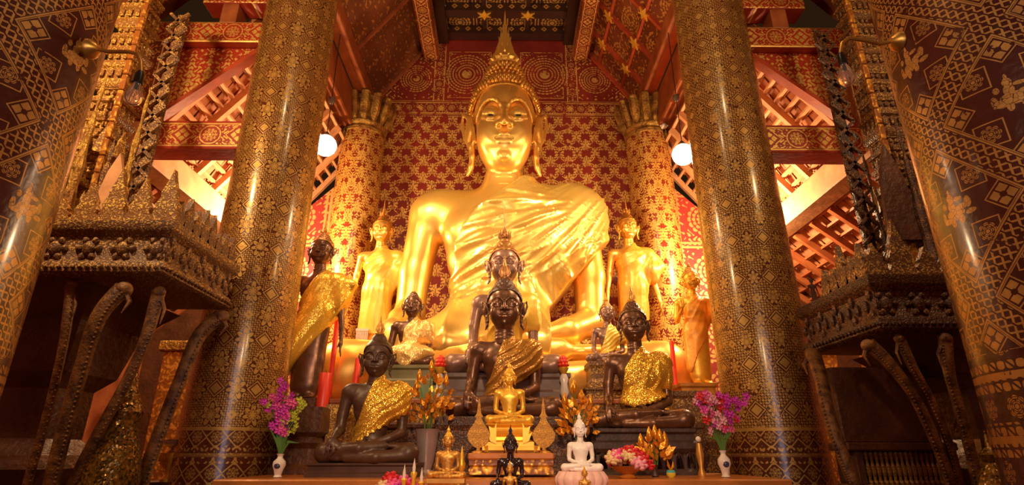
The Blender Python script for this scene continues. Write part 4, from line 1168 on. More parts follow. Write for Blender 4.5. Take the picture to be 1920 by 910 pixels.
# the giant
GU = 1.40
def giant_robe(root, kw, mudra, th, m):
    h = .018
    s = SDF((-1.25, -1.25, .25), (1.45, .60, 2.75), h)
    k = .2; Z = lambda z: .35+(z-.35)*th
    s.ell((0, .02, .40), (.62, .47, .40), k); s.ell((0, 0, Z(.85)), (.50, .37, .50), k)
    s.ell((0, -.03, Z(1.32)), (.62, .40, .50), k); s.ell((0, .0, Z(1.62)), (.76, .38, .34), k)
    s.cap((-.62, .03, Z(1.80)), (.62, .03, Z(1.80)), .21, .21, k); s.cap((0, .03, Z(1.78)), (0, .0, Z(2.15)), .38, .24, k)
    s.ell((.80, .03, Z(1.74)), (.25, .26, .26), k); s.poly([(.82, .03, Z(1.72)), (.93, .03, 1.3)], [.23, .20], k)
    s.ell((.55, -.04, 1.55), (.42, .33, .50), k)
    s.ell((-.1, -.28, .62), (.62, .46, .36), .3); s.ell((-.25, -.52, .50), (.80, .40, .18), .25)
    pts = [(-.02, 2.18), (.22, 2.42), (.45, 2.5), (1.45, 2.4), (1.2, 1.78), (1.06, 1.66), (.86, 1.42), (.62, 1.14), (.45, .92), (.42, .40), (-.20, .30), (-.98, .34), (-.86, .52), (-.66, .98), (-.50, 1.34), (-.50, 1.62), (-.42, 1.78), (-.28, 1.97)]
    def folds(X, Y, Z_):
        dx = X-.98; dz = Z_-2.05; r = np.sqrt(dx*dx+dz*dz); a = np.arctan2(dz, dx)
        def rid(t, p=3): return (1-np.abs(np.sin(t)))**p
        A = 1.5*(.020*rid(a*9+.5*np.sin(r*4)+.3)+.013*rid(a*17+.8*np.sin(r*3+1)+a*2, 2)-.012*rid(a*13+2+np.sin(r*6), 2))
        A = A*np.clip((r-.25)/.3, 0, 1)*(.55+.45*np.sin(a*4+1))
        d1 = X-1.7; d2 = Z_-2.85; a3 = np.arctan2(d2, d1); r3 = np.sqrt(d1*d1+d2*d2)
        A = A+(.026*rid(a3*34+.8*np.sin(r3*3), 3)+.014*rid(a3*61+1.1*np.sin(r3*2.3+1), 2))*(.6+.4*np.sin(a3*9+r3*2))
        dx = X+.05; dz = Z_-2.9; a2 = np.arctan2(dx, -dz); r2 = np.sqrt(dx*dx+dz*dz)
        B = .034*rid(a2*15+.25*np.sin(r2*5)+.2, 2)+.018*rid(a2*31+.4*np.sin(r2*7), 2)-.010
        t = np.clip((1.22+.25*X-Z_)/.30+.5, 0, 1); waist = .018*rid((Z_-.35*X)*26+2.0*np.sin(X*5), 3)*np.exp(-((Z_-1.30-.3*X)/.16)**2)
        return A*(1-t)+B*t+waist
    r = link('satin_robe', np_mesh('satin_robe', [cloth(s, pts, .035, .012, folds)]), m, root)
    # twisted hem along the lower edge of the shoulder fold
    mb = MB(); line = [(1.12, -.06, 1.70), (.98, -.20, 1.52), (.84, -.30, 1.38), (.68, -.40, 1.20), (.52, -.44, 1.02), (.46, -.46, .86)]
    return r
G = seated_buddha('great_buddha_statue', 'colossal seated golden Buddha statue draped in yellow satin, filling the middle of the hall', 'statue', (-.02, 8.0, 2.10), (1.43, 1.22, 1.43), M['gold'], M['gold_hair'], M['gold'], 'lotus', 'smooth', 'earth', kw=1.72, hs=.352, hz=3.05, robe=giant_robe, mrobe=M['satin_great'], hi=True, h=.028, curls=True, th=1.22, hsz=.46, tip=.96)
for x in (-1, 1):   # half closed eyes of dark inlay
    e = MB().ball((x*.43, -.985, -.005), (.10, .03, .028), 12, 8).build('eye', M['black'], G, True); e.location = (0, -.10, 3.05); e.scale = (.352, .352, .46)
def seat(name, label, x, base, Y, half, mb_, mh=None, mf=None, **k):
    p = at(x, base, Y); u = half*mpp(x, base-half*2, Y)
    return seated_buddha(name, label, 'statue', (p.x, Y, p.z), u, mb_, mh, mf, **k)
b6 = seat('buddha_statue', 'brown bronze seated Buddha with tall needle spire and yellow satin robe, directly before the giant', 945, 705, 6.38, 60, M['bronze_mid'], M['bronze_gilt'], M['bronze_gilt'], finial='spire', kw=1.78, hs=.46, hz=3.42, th=1.36, tip=1.4, robe=robe_silk, mrobe=M['satin'])
b7 = seat('buddha_statue', 'dark bronze seated Buddha with gilt-brown sash, right behind the small gold Buddha', 945, 785, 5.72, 63, M['bronze'], M['wood_black'], M['bronze_gilt'], finial='flame', kw=1.66, hs=.50, hz=3.18, th=1.14, robe=lambda r, kw, mu, th, m: robe_sash(r, kw, mu, th, m, lo=.52, zig=False, seed=2, amp=.024, wide=.15), mrobe=M['brocade_dark'])
b8 = seat('buddha_statue', 'matt black seated Buddha with glittering toothed sash at the front left of the altar', 692, 868, 5.0, 60, M['wood_black'], None, M['gold_old'], finial='flame', kw=1.50, hs=.42, hz=3.05, th=1.22, robe=lambda r, kw, mu, th, m: robe_sash(r, kw, mu, th, m, lo=.62, seed=1, wide=.12), mrobe=M['glitter'], rotz=.06, hair='smooth')
b9 = seat('buddha_statue', 'small dark seated Buddha under a pointed pale glitter cloth, left of centre', 767, 690, 6.45, 38, M['bronze'], M['bronze'], M['gold_old'], finial='knob', kw=1.25, hs=.40, hz=2.95, th=1.18, robe=robe_triangle, mrobe=M['glitter_fine'])
b10 = seat('buddha_statue', 'small grey-brown seated Buddha in yellow satin, half hidden behind the sequinned Buddha', 1143, 683, 6.5, 29, M['bronze_mid'], M['bronze_gilt'], M['gold_old'], finial='spire', kw=1.58, hs=.42, hz=3.25, th=1.25, robe=lambda r, kw, mu, th, m: robe_sash(r, kw, mu, th, m, lo=.42, zig=False, wide=.35), mrobe=M['satin'], tip=.75)
b11 = seat('buddha_statue', 'dark bronze seated Buddha in a sequinned gold robe, front right of the altar', 1202, 806, 5.5, 58, M['bronze'], M['bronze'], M['gold_old'], finial='flame', kw=1.56, hs=.42, hz=3.27, th=1.24, robe=robe_glitter, mrobe=M['glitter'], rotz=-.12)
b12 = seat('gold_buddha_figure', 'small bright gold Buddha in meditation on a tiered gold throne, centre front', 955, 796, 5.12, 28, M['gold_small'], M['gold_small'], M['gold_small'], finial='flame', mudra='dhyana', kw=1.60, hs=.36, hz=2.95, th=1.18, tip=.8)
b13 = seat('gold_buddha_figure', 'small worn gold Buddha before the lilac grey vase', 838, 897, 4.27, 22, M['gold_old'], M['gold_small'], M['gold_small'], finial='flame', mudra='dhyana', kw=1.62, hs=.38, hz=2.95, th=1.10, tip=.9)
b14 = seat('black_buddha_figure', 'tiny glossy black Buddha before the orange and gold throne table', 957, 915, 4.27, 24, M['black_gloss'], M['black_gloss'], M['black_gloss'], finial='flame', mudra='earth', kw=1.55, hs=.46, hz=3.05, th=1.10)
b15 = seat('white_buddha_figure', 'small white alabaster Buddha on a pink lotus base', 1090, 884, 4.24, 24, M['white'], M['white'], M['white'], finial='flame', mudra='dhyana', kw=1.62, hs=.42, hz=3.0, th=1.08, hair='smooth', tip=.9)

# what they sit on
p = at(945, 705, 6.38); slab(p.x, 6.40, 2.06, p.z, .72, .26, M['stone'], 'stone_slab', 'long grey stone slab under the centre brown Buddha')
p = at(945, 785, 5.72)
slab(p.x, 5.66, L0, p.z, .64, .25, M['carve_dark'], 'statue_pedestal', 'dark carved base under the dark bronze middle Buddha')
p = at(690, 868, 5.0); slab(p.x, 4.98, L0, p.z, .44, .22, M['wood_black'], 'black_slab', 'plain black plinth under the front left Buddha')
p = at(760, 690, 6.45); slab(p.x, 6.45, 2.06+.14, p.z, .35, .24, M['greenstone'], 'moulded_slab', 'upper moulded brown slab under the small glitter-clothed Buddha'); slab(p.x, 6.45, 2.06, 2.20, .39, .28, M['greenstone2'], 'green_slab', 'lower green slab under the small glitter-clothed Buddha', [(0, 0), (0, .14)])
p = at(1143, 683, 6.5); slab(p.x, 6.48, 2.06+.12, p.z, .27, .2, M['carve_brown'], 'lotus_base', 'narrow carved base under the small satin-sashed Buddha'); slab(p.x, 6.46, 2.06, 2.18, .34, .26, M['carve_brown'], 'wide_base', 'wider bottom base under the small satin-sashed Buddha')
# openwork table under the front right statue
p = at(1205, 806, 5.5); zt = p.z; x0 = at(1110, 806, 5.3).x; x1 = at(1302, 806, 5.3).x
t = thing('arcaded_table', 'black wooden table with pointed arcade openwork under the sequinned Buddha', 'table', ((x0+x1)/2, 5.5, L0)); hx = (x1-x0)/2; H = zt-L0
MB().tier(hx, .27, [(.02, H-.20), (.0, H-.17), (.0, H-.12), (.025, H-.10), (.025, H-.05), (.0, H-.03), (.0, H)]).build('table_top', M['stone_dark'], t)
MB().tier(hx, .27, [(0, 0), (0, .03), (.02, .05)]).build('foot_rail', M['stone_dark'], t)
n = 9; ph = H-.22
for k in range(n+1):
    x = -hx+.03+(2*hx-.06)*k/n; MB().box(x-.014, x+.014, -.25, -.22, .04, ph).build('colonette', M['stone_dark'], t)
    if k < n:
        w = (2*hx-.06)/n; arc = [(x+w/2+w*.42*math.cos(a), -.235, ph-.09+.10*math.sin(a)) for a in [math.pi*i/8 for i in range(9)]]; mb = MB().tube(arc, .010, 6)
        mb.tube([(x+w/2, -.235, ph+.02), (x+w/2, -.235, ph-.03)], [.02, .004], 6); mb.build('pointed_arch', M['stone_dark'], t)
for s in (-1, 1):
    for k in range(4): y = -.25+.16*k; MB().box(s*(hx-.03)-.014, s*(hx-.03)+.014, y-.014, y+.014, .04, ph).build('colonette', M['stone_dark'], t)
# gold throne of the small gold buddha
t = thing('tiered_throne', 'tiered bright gold throne with side petals under the small gold Buddha', 'throne', (at(955, 796, 5.12).x, 5.12, 0)); za = at(955, 796, 5.12).z; zb = at(955, 838, 5.12).z; H = za-zb
MB().tier(.205, .15, [(0, 0), (0, .035), (.03, .05), (.035, .075), (.01, .09), (.0, .11), (.03, .125), (.04, .15), (.012, .17), (.0, H-.01), (.01, H)]).build('seat_tiers', M['gold_small'], t).location = (0, 0, zb)
for s in (-1, 1):
    MB().plate([(0, 0), (.05*s, .02), (.08*s, .09), (.05*s, .075), (.065*s, .14), (.02*s, .12), (0, .17)], .02, (s*.11, -.16, 0)).build('side_flame', M['gold_small'], t).location = (0, 0, zb+.02)
# orange table
t = thing('throne_table', 'small orange-topped gold table with relief front, holding the throne and leaf fans', 'table', (at(958, 850, 5.0).x, 5.05, L0)); zz = at(958, 850, 4.8).z
hx = 82*mpp(958, 870, 4.8); H = zz-L0
MB().box(-hx, hx, -.25, .22, H-.05, H-.0, .012).build('table_top', M['table'], t)
MB().tier(hx-.01, .23, [(0, .02), (0, .06), (.02, .09), (.02, H-.12), (0, H-.09), (0, H-.05)]).build('relief_body', M['carve_gold2'], t)
MB().box(-.26, .26, -.13, .13, H, zb-L0-.035, .005).build('riser', M['gold_old'], t); MB().box(-.24, .24, -.17, .15, zb-L0-.035, zb-L0, .005).build('riser_top', M['gold_small'], t)
for s in (-1, 1): MB().tube([(s*.20, -.16, zb-L0-.03), (s*.205, -.17, H+.05), (s*.19, -.165, H+.004)], [.022, .018, .006], 8).build('riser_leg', M['gold_small'], t)
# leaf fans
for x, w in ((897, 'left'), (1020, 'right')):
    p = at(x, 840, 4.95); q = at(x, 745, 4.95); H = q.z-zz; s = H/1.0
    t = thing('leaf_fan', 'leaf-shaped pierced gold fan on a stem, %s of the small gold Buddha' % w, 'ornament', (p.x, 4.95, zz), scale=s)
    MB().tube([(0, 0, .0), (0, 0, .1)], [.06, .03], 8).lathe([(.14, 0), (.12, .03), (.04, .05)], 12).build('foot', M['gold_old'], t)
    out = [(0, .07), (.10, .12), (.19, .22), (.215, .32), (.17, .42), (.08, .54), (.045, .62), (.085, .64), (.04, .70), (.025, .85), (0, 1.0)]
    MB().plate(out+[(-a, b) for a, b in out[-2:0:-1]], .03).build('leaf_blade', M['fan'], t)
# lotus base of the white one
p = at(1090, 884, 4.24); t = thing('lotus_base', 'pink-tipped white lotus base under the white Buddha', 'pedestal', (p.x, 4.24, 1.16)); H = p.z-1.16
def lotus_tier(z0, z1, r0, r1, r2, n):
    mb = MB(); v = []; f = []; N = 96; prof = [(r0, z0), (r1*.97, z0+(z1-z0)*.15), (r1*1.03, z0+(z1-z0)*.4), (r1, z0+(z1-z0)*.65), (r2, z1)]
    for r, z in prof:
        for k in range(N):
            a = 2*math.pi*k/N; q = r*(.93+.09*abs(math.cos(a*n/2))**.6); v.append((q*math.cos(a)*1.1, q*math.sin(a)*.78, z))
    for i in range(len(prof)-1):
        for k in range(N): j = (k+1) % N; f.append((i*N+k, i*N+j, i*N+N+j, i*N+N+k))
    f.append(tuple(range(N-1, -1, -1))); f.append(tuple(range((len(prof)-1)*N, len(prof)*N))); return mb._add(v, f)
lotus_tier(0, H*.2, .16, .165, .14, 20).build('foot', M['white'], t, True)
lotus_tier(H*.18, H*.58, .13, .158, .12, 14).build('lower_petals', M['white'], t, True); lotus_tier(H*.56, H, .12, .165, .14, 14).build('upper_petals', M['pinkwhite'], t, True)
# small feet under 13, 14
p = at(838, 897, 4.27); slab(p.x, 4.25, 1.16, p.z, .13, .085, M['gold_old'], 'gold_plinth', 'low gold plinth under the worn gold Buddha')
p = at(957, 915, 4.27); slab(p.x, 4.25, 1.16, p.z, .13, .085, M['black_gloss'], 'black_plinth', 'low black plinth under the tiny black Buddha')

# standing statues
def stand(name, label, x, foot, chin, Y, mb_, mh, mf, ped=None, **k):
    a = at(x, foot, Y); c = at(x, chin, Y); u = (c.z-a.z)/(5.55-1.25*.40)
    return standing_buddha(name, label, 'statue', (c.x, Y, a.z), u, mb_, mh, mf, **k), u, a.z
s2, u2, z2 = stand('standing_buddha_statue', 'golden standing Buddha with satin cape beside the left damask column', 715, 668, 455, 8.35, M['gold'], M['gold_hair'], M['gold_old'], robe=stand_satin(0, fringe=M['pinkwhite']), mrobe=M['satin'], rotz=.05)
s3, u3, z3 = stand('standing_buddha_statue', 'golden standing Buddha with orange satin cape, right of the giant by the damask column', 1178, 660, 450, 8.35, M['gold'], M['gold_hair'], M['gold_old'], robe=stand_satin(4), mrobe=M['satin_orange'], rotz=.02)
s4, u4, z4 = stand('standing_buddha_statue', 'dark bronze standing Buddha with raised hand and long gold brocade sash', 601, 750, 497, 6.5, M['bronze'], M['bronze_gilt'], M['gold_old'], robe=stand_sash, mrobe=M['brocade'], hand='up', tip=.9)
s5, u5, z5 = stand('standing_buddha_statue', 'slim gold standing Buddha raising both palms, beside the right lacquered column', 1296, 722, 544, 6.9, M['gold_small'], M['gold_old'], M['gold_old'], robe=stand_narrow, mrobe=M['satin_orange'], hand='both', tip=.7)
for x, Y, z, w, nm in ((715, 8.35, z2, .36, 'left'), (1178, 8.35, z3, .36, 'right')):
    q = at(x, 660, Y); slab(q.x, Y, 2.05, z, w, .34, M['carve_gold'], 'statue_pedestal', 'gilded pedestal under the %s golden standing Buddha behind the giant knee' % nm)
q = at(590, 752, 6.5); slab(q.x, 6.5, 1.0, z4, .26, .22, M['darkwood'], 'moulded_pedestal', 'tall dark moulded pedestal under the bronze standing Buddha', [(0, 0), (0, .12), (.07, .2), (.07, .5), (.03, .56), (.06, .62), (.06, .7), (0, .8), (0, z4-1.0)])
q = at(1300, 722, 6.9); slab(q.x, 6.9, 2.06 if z5 > 2.1 else 1.4, z5, .22, .2, M['gold_old'], 'gilded_pedestal', 'gilded block pedestal under the slim gold standing Buddha')

# ---------------------------------------------------------------- offerings
def petal_flower(r, n=5, m2=None):
    mb = MB()
    for k in range(n):
        a = 2*math.pi*k/n; c, s = math.cos(a), math.sin(a)
        w = .42
        pts = [(0, 0, 0), (r*.45, -r*w*.7, r*.10), (r*.8, -r*w*.75, r*.16), (r*1.05, 0, r*.05), (r*.8, r*w*.75, r*.16), (r*.45, r*w*.7, r*.10)]
        v = [(x*c-y*s, x*s+y*c, z) for x, y, z in pts]
        mb._add(v+[(x, y, z-r*.07) for x, y, z in v], [(0, 1, 2, 3, 4, 5), (11, 10, 9, 8, 7, 6)]+[(i, (i+1) % 6+0, (i+1) % 6+6, i+6) for i in range(6)])
    mb.ball((0, 0, r*.12), r*.2, 6, 4)
    return mb
def rose(r):
    mb = MB(); mb.ball((0, 0, 0), (r*.55, r*.55, r*.5), 8, 6)
    for ring, (n, rr, hh) in enumerate(((5, .55, .25), (7, .8, .05))):
        for k in range(n):
            a = 2*math.pi*(k+.4*ring)/n; d = Vector((math.cos(a), math.sin(a), 0))
            mb.tube([d*r*rr*.5+Vector((0, 0, -r*.4)), d*r*rr+Vector((0, 0, -r*.1)), d*r*rr*1.1+Vector((0, 0, r*hh+r*.2)), d*r*rr*1.25+Vector((0, 0, r*hh+r*.3))], [r*.12, r*.34, r*.30, r*.05], 6, flat=.5)
    return mb
def ori(n):
    return Vector(n).to_track_quat('Z', 'Y').to_euler()
FM = {}
def fl(kind, mat, r):
    k = (kind, mat)
    if k not in FM:
        mb = petal_flower(1) if kind == 'orchid' else rose(1); me = mb.mesh(kind); me.shade_smooth(); me.materials.append(M[mat]); FM[k] = me
    return FM[k]
def orchid_vase(x, base, Y, h_, label, cols, seed, w=70, hgt=150, vh=42, spread=1.0):
    rnd = random.Random(seed); p = at(x, base, Y); k = mpp(x, base, Y)
    t = thing('orchid_vase', label, 'vase of flowers', (p.x, Y, L0))
    H = vh*k
    MB().lathe([(.020, 0), (.034, .006), (.026, H*.12), (.034, H*.3), (.050, H*.52), (.046, H*.68), (.022, H*.82), (.019, H*.9), (.030, H), (.024, H), (.014, H*.9)], 20).build('vase_body', M['porcelain'], t, True)
    MB().ball((-.0, -.038, H*.5), (.026, .016, H*.13), 10, 6).build('painted_blossom', M['blue_glaze'], t, True)
    stems = []
    for i in range(7):
        a = (i-3)/3.0; top = Vector((a*w*k*.62*spread, rnd.uniform(-.08, .06), H+hgt*k*(.80+.25*rnd.random())*(1-.25*abs(a))))
        pts = [Vector((a*.012, 0, H*.9)), Vector((a*w*k*.2, -.01, H+hgt*k*.35)), top.lerp(Vector((a*w*k*.45, 0, H+hgt*k*.6)), .5), top]
        MB().tube(pts, [.005, .005, .004, .003], 6).build('stem', M['leaf'], t, True); stems.append((pts, cols[i % len(cols)]))
    for pts, c in stems:
        for j in range(9):
            u = .30+.70*j/8; f = u*3; i0 = min(2, int(f)); q = pts[i0].lerp(pts[i0+1], f-i0)
            q = q+Vector((rnd.uniform(-1, 1)*.05, rnd.uniform(-1, .2)*.05, rnd.uniform(-.02, .02)))
            o = bpy.data.objects.new('blossom', fl('orchid', c if rnd.random() > .2 else rnd.choice(cols), 1)); COL.objects.link(o); o.parent = t
            o.location = q; o.scale = (rnd.uniform(.028, .042),)*3; o.rotation_euler = ori((rnd.uniform(-1, 1), -1.3, rnd.uniform(-.4, .6)))
    for i in range(5):
        a = rnd.uniform(-1, 1); e = Vector((a*.16, -.02, H+rnd.uniform(.06, .2)))
        MB().tube([Vector((0, 0, H*.9)), Vector((a*.06, -.01, H+.09)), e], [.005, .014, .002], 6, flat=.25).build('leaf', M['leaf'], t, True)
    return t
orchid_vase(520, 897, 4.72, 0, 'white vase of purple and pink orchids before the left lacquered column', ['orchid_purple', 'orchid_pink', 'orchid_purple', 'orchid_purple', 'orchid_pink', 'petal_green', 'petal_green'], 3, w=52, hgt=130)
orchid_vase(1360, 886, 4.72, 0, 'white and blue vase of pink, red and purple orchids before the right lacquered column', ['orchid_pale', 'orchid_pink', 'orchid_pale', 'orchid_pale', 'petal_red', 'orchid_purple', 'orchid_purple'], 8, w=72, hgt=125, vh=48)
def gold_bouquet(name, x, base, Y, z0, label, vaseprof, mv, w, hgt, n=46, seed=1, vh=70, mat='leaf_gold'):
    rnd = random.Random(seed); p = at(x, base, Y); k = mpp(x, base, Y); t = thing(name, label, 'vase of flowers', (p.x, Y, z0)); H = vh*k
    MB().lathe([(r*k, z*H) for r, z in vaseprof], 24).build('vase_body', mv, t, True)
    for i in range(5):
        a = (i-2)/2+rnd.uniform(-.2, .2); top = Vector((a*w*k*.8, rnd.uniform(-.06, .06), H+hgt*k*(1.0-.3*abs(a))*rnd.uniform(.8, 1.05)))
        MB().tube([(a*.02, 0, H*.8), (a*w*k*.3, 0, H+hgt*k*.4), top], [.005, .005, .004], 6).build('stem', M['leaf'], t, True)
        MB().lathe([(.004, 0), (.022, .02), (.027, .045), (.016, .085), (.003, .115)], 10).build('lotus_bud', M['leaf_gold'], t, True).location = top
    mb = MB().plate([(0, 0), (.022, .02), (.028, .05), (.012, .085), (0, .11), (-.012, .085), (-.028, .05), (-.022, .02)], .004); me = mb.mesh('foil_leaf'); me.materials.append(M[mat])
    for i in range(n):
        o = bpy.data.objects.new('foil_leaf', me); COL.objects.link(o); o.parent = t; a = rnd.uniform(-1, 1)
        o.location = (a*w*k*.95, rnd.uniform(-.09, .06), H+hgt*k*rnd.uniform(.12, .9)*(1-.35*abs(a))); o.rotation_euler = (rnd.uniform(-.6, .6), a*1.1+rnd.uniform(-.5, .5), rnd.uniform(-.9, .9)); o.scale = (rnd.uniform(.45, .85),)*3
    return t
gold_bouquet('gilt_bouquet', 797, 890, 5.3, L0, 'tall lilac grey vase filled with gold foil lotus and leaves', [(14, 0), (16, .05), (11, .12), (15, .3), (20, .7), (22, .94), (25, 1.0), (20, .98), (12, .8)], M['vase_grey'], 42, 115, 95, 2, 82)
gold_bouquet('gilt_bouquet', 1088, 888, 5.18, L0, 'gold foil bouquet behind the white Buddha', [(9, 0), (12, .05), (8, .2), (13, .6), (10, .9), (13, 1), (8, .95)], M['vase_grey'], 32, 92, 80, 5, 62)
gold_bouquet('gilt_bouquet', 1228, 886, 4.8, L0, 'small bouquet of gold leaves in a dark vase, before the arcaded table', [(5, 0), (7, .1), (5, .4), (6, .9), (8, 1), (5, .95)], M['stone_dark'], 28, 50, 50, 9, 22)
# red buds on white and gold stands
for x, w in ((825, 'left'), (1057, 'right')):
    p = at(x, 735, 6.35); k = mpp(x, 700, 6.35); t = thing('bud_stand', 'white and gold stand with a ruby red bud, %s of the dark bronze Buddha' % w, 'ornament', (at(x, 700, 6.04).x, 6.04, 1.80)); H = at(x, 690, 6.04).z-1.80
    MB().lathe([(.05, 0), (.055, .02), (.03, H*.2), (.045, H*.28), (.02, H*.36), (.03, H*.44)], 16).build('gold_foot', M['gold_small'], t, True)
    MB().lathe([(.025, H*.44), (.048, H*.55), (.035, H*.70), (.048, H*.80), (.03, H*.88)], 16).build('white_body', M['porcelain'], t, True)
    MB().lathe([(.02, H*.88), (.05, H*.96), (.055, H), (.03, H+.01)], 16).build('gold_cup', M['gold_small'], t, True)
    mb = MB(); mb.ball((0, 0, H+.065), (.045, .045, .07), 12, 8)
    for i in range(3):
        for j in range(7):
            a = 2*math.pi*(j+.5*(i % 2))/7; mb.ball((.042*math.cos(a)*(1-.2*i), .042*math.sin(a)*(1-.2*i), H+.03+.035*i), .02, 6, 4)
    mb.build('red_bud', M['redwax'], t, True)
# red candles
def candle(x, base, Y, z0, r, h, label, tip=True, name='red_candle'):
    p = at(x, base, Y); t = thing(name, label, 'candle', (p.x, Y, z0))
    MB().lathe([(r*1.15, 0), (r*1.15, h*.04), (r, h*.05), (r, h*.98), (r*.9, h)], 20).build('wax', M['redwax'], t, True)
    MB().tube([(0, 0, h*.99), (.002, 0, h+.03)], .003, 6).build('wick', M['black'], t, True)
    return t
candle(605, 752, 6.05, 1.80, .062, at(608, 700, 6.05).z-1.80, 'thick short red candle at the foot of the bronze standing Buddha')
candle(627, 650, 6.80, 2.05, .030, at(628, 595, 6.75).z-2.06, 'tall red candle behind the bronze standing Buddha, beside his hand')
candle(667, 720, 6.5, 2.06, .032, at(667, 672, 6.5).z-2.06, 'slim red candle left of the black Buddha head')
candle(1249, 700, 6.4, 2.06, .03, at(1249, 665, 6.4).z-2.06, 'slim red candle above the arm of the sequinned Buddha')
candle(1263, 680, 7.0, 2.05, .028, at(1263, 640, 7.0).z-2.05, 'red candle before the right damask column, left of the slim gold Buddha')
# white ceramic stand left: carved white and gold box under the candle
slab(at(650, 790, 5.95).x, 5.75, L0, at(632, 760, 5.75).z, .13, .12, M['carve_gold'], 'gilded_box', 'white and gold relief box behind the arm of the black Buddha', cat='box')
slab(at(566, 800, 5.5).x, 5.55, L0, at(566, 765, 5.5).z, .21, .17, M['darkwood'], 'stepped_plinth', 'dark stepped plinth behind the left orchid vase', [(0, 0), (.0, .05), (.05, .09), (.07, .22), (.03, .27), (.05, .32), (0, .36), (0, at(566, 765, 5.5).z-L0)])
t = thing('brass_pot', 'small brass pot on the altar step by the slim red candle', 'pot', (at(1249, 725, 6.1).x, 6.12, 1.80)); H = at(1249, 700, 6.1).z-1.80
MB().lathe([(.07, 0), (.08, H*.15), (.04, H*.3), (.075, H*.5), (.06, H*.75), (.085, H), (.07, H*.98), (.03, H*.8)], 20).build('pot_body', M['gold_small'], t, True)
slab(at(1285, 760, 6.0).x, 6.02, 1.80, at(1285, 735, 6.0).z, .16, .12, M['carve_brown'], 'carved_block', 'brown carved block behind the right orchids', cat='pedestal')
# front row: roses, offering trays, tiny figures
def rose_bowl(x, base, Y, z0, label, cols, R, seed, n=14, bowl='table', dome=.09, fs=1.0):
    rnd = random.Random(seed); p = at(x, base, Y); t = thing('flower_bowl', label, 'bowl of flowers', (p.x, Y, z0))
    MB().lathe([(R*.35, 0), (R*.4, .01), (R*.25, .03), (R*.6, .06), (R*.8, .085), (R*.75, .085), (R*.3, .05)], 20).build('bowl', M[bowl], t, True)
    for i in range(n):
        a = rnd.uniform(0, 6.28); q = math.sqrt(rnd.random()); c = cols[i % len(cols)]
        o = bpy.data.objects.new('flower_head', fl('rose', c, 1)); COL.objects.link(o); o.parent = t; o.scale = (rnd.uniform(.026, .038)*fs,)*3
        o.location = (R*q*math.cos(a), R*.6*q*math.sin(a), .09+dome*(1-q)+rnd.uniform(0, .02)); o.rotation_euler = ori((.5*q*math.cos(a), -.9, .8))
    return t
rose_bowl(1178, 898, 4.56, L0, 'bowl of red, pink and cream roses right of the white Buddha', ['petal_red', 'petal_red', 'petal_cream', 'petal_red', 'orchid_pale', 'petal_cream', 'petal_red', 'orchid_pink'], .17, 4, 17, dome=.12, fs=1.75)
rose_bowl(742, 905, 4.3, 1.16, 'tray of red and purple flowers at the bottom left of the altar', ['petal_red', 'orchid_purple', 'petal_cream', 'orchid_pink'], .15, 6, 13, dome=.12, fs=1.5)
rose_bowl(862, 912, 4.2, 1.16, 'low bowl with an orange rose at the bottom edge', ['petal_red', 'petal_cream'], .07, 9, 6)
for i, (x, b_, Y, h_, w) in enumerate(((757, 905, 4.2, .19, 'leftmost'), (775, 905, 4.22, .23, 'second'), (790, 905, 4.2, .17, 'third'))):
    t = thing('gilt_candlestick', '%s of the thin gilt candlesticks among flowers at the bottom left' % w, 'candlestick', (at(x, b_, Y).x, Y, 1.16))
    MB().lathe([(.03, 0), (.035, .012), (.012, .03), (.02, h_*.3), (.010, h_*.42), (.018, h_*.6), (.012, h_*.8), (.024, h_*.95), (.02, h_)], 14).build('stem', M['gold_small'], t, True)
    MB().lathe([(.010, h_), (.012, h_+.03), (.004, h_+.07), (.001, h_+.09)], 10).build('taper', M['porcelain'], t, True)
p = at(956, 912, 4.0)
standing_buddha('gold_buddha_figure', 'tiny gold standing figure before the black Buddha, cut by the bottom edge', 'statue', (p.x, 4.0, 1.16), (at(956, 862, 4.0).z-1.16)/6.9, M['gold_old'], M['gold_old'], M['gold_small'], finial='flame', hand='both', tip=.8)
p = at(1097, 912, 4.0)
standing_buddha('gold_buddha_figure', 'tiny gold standing figure before the white Buddha, cut by the bottom edge', 'statue', (p.x, 4.0, 1.16), (at(1097, 872, 4.0).z-1.16)/6.9, M['gold_old'], M['gold_old'], M['gold_small'], finial='flame', hand='both', tip=.9)
t = thing('glazed_cup', 'small turquoise and yellow cup of gold leaves by the arcaded table', 'cup', (at(1258, 888, 4.75).x, 4.75, L0))
MB().lathe([(.022, 0), (.036, .02), (.036, .035)], 16).build('yellow_base', M['yellow_glaze'], t, True); MB().lathe([(.036, .035), (.030, .05), (.022, .055)], 16).build('turquoise_rim', M['cyan_glaze'], t, True)
MB().tube([(0, 0, .05), (-.015, 0, .09), (-.02, 0, .13)], [.004, .012, .002], 6).tube([(0, 0, .05), (.02, 0, .08), (.025, 0, .12)], [.004, .012, .002], 6).build('gold_sprig', M['leaf_gold'], t, True)
t = thing('gilt_urn', 'small gilt urn below the right orchid blossoms', 'urn', (at(1312, 850, 5.0).x, 5.0, L0)); H = at(1312, 812, 5.0).z-L0
MB().lathe([(.03, 0), (.034, .02), (.016, H*.2), (.034, H*.5), (.02, H*.76)], 16).build('urn_body', M['gold_old'], t, True); MB().ball((0, 0, H*.85), .024, 12, 8).build('pearl_lid', M['porcelain'], t, True)
for x, b_, Y, s_, w in ((768, 880, 4.9, .12, 'left of the lilac grey vase'), (865, 893, 4.85, .12, 'between the worn gold Buddha and the orange table')):
    p = at(x, b_, Y); t = thing('gilt_finial', 'little gilt lotus finial '+w, 'ornament', (p.x, Y, L0)); 
    MB().lathe([(.03, 0), (.034, .015), (.015, .04), (.03, .07), (.034, .10), (.018, .13), (.022, .15), (.006, .21), (.001, .24)], 14).build('lotus_spike', M['gold_small'], t, True)

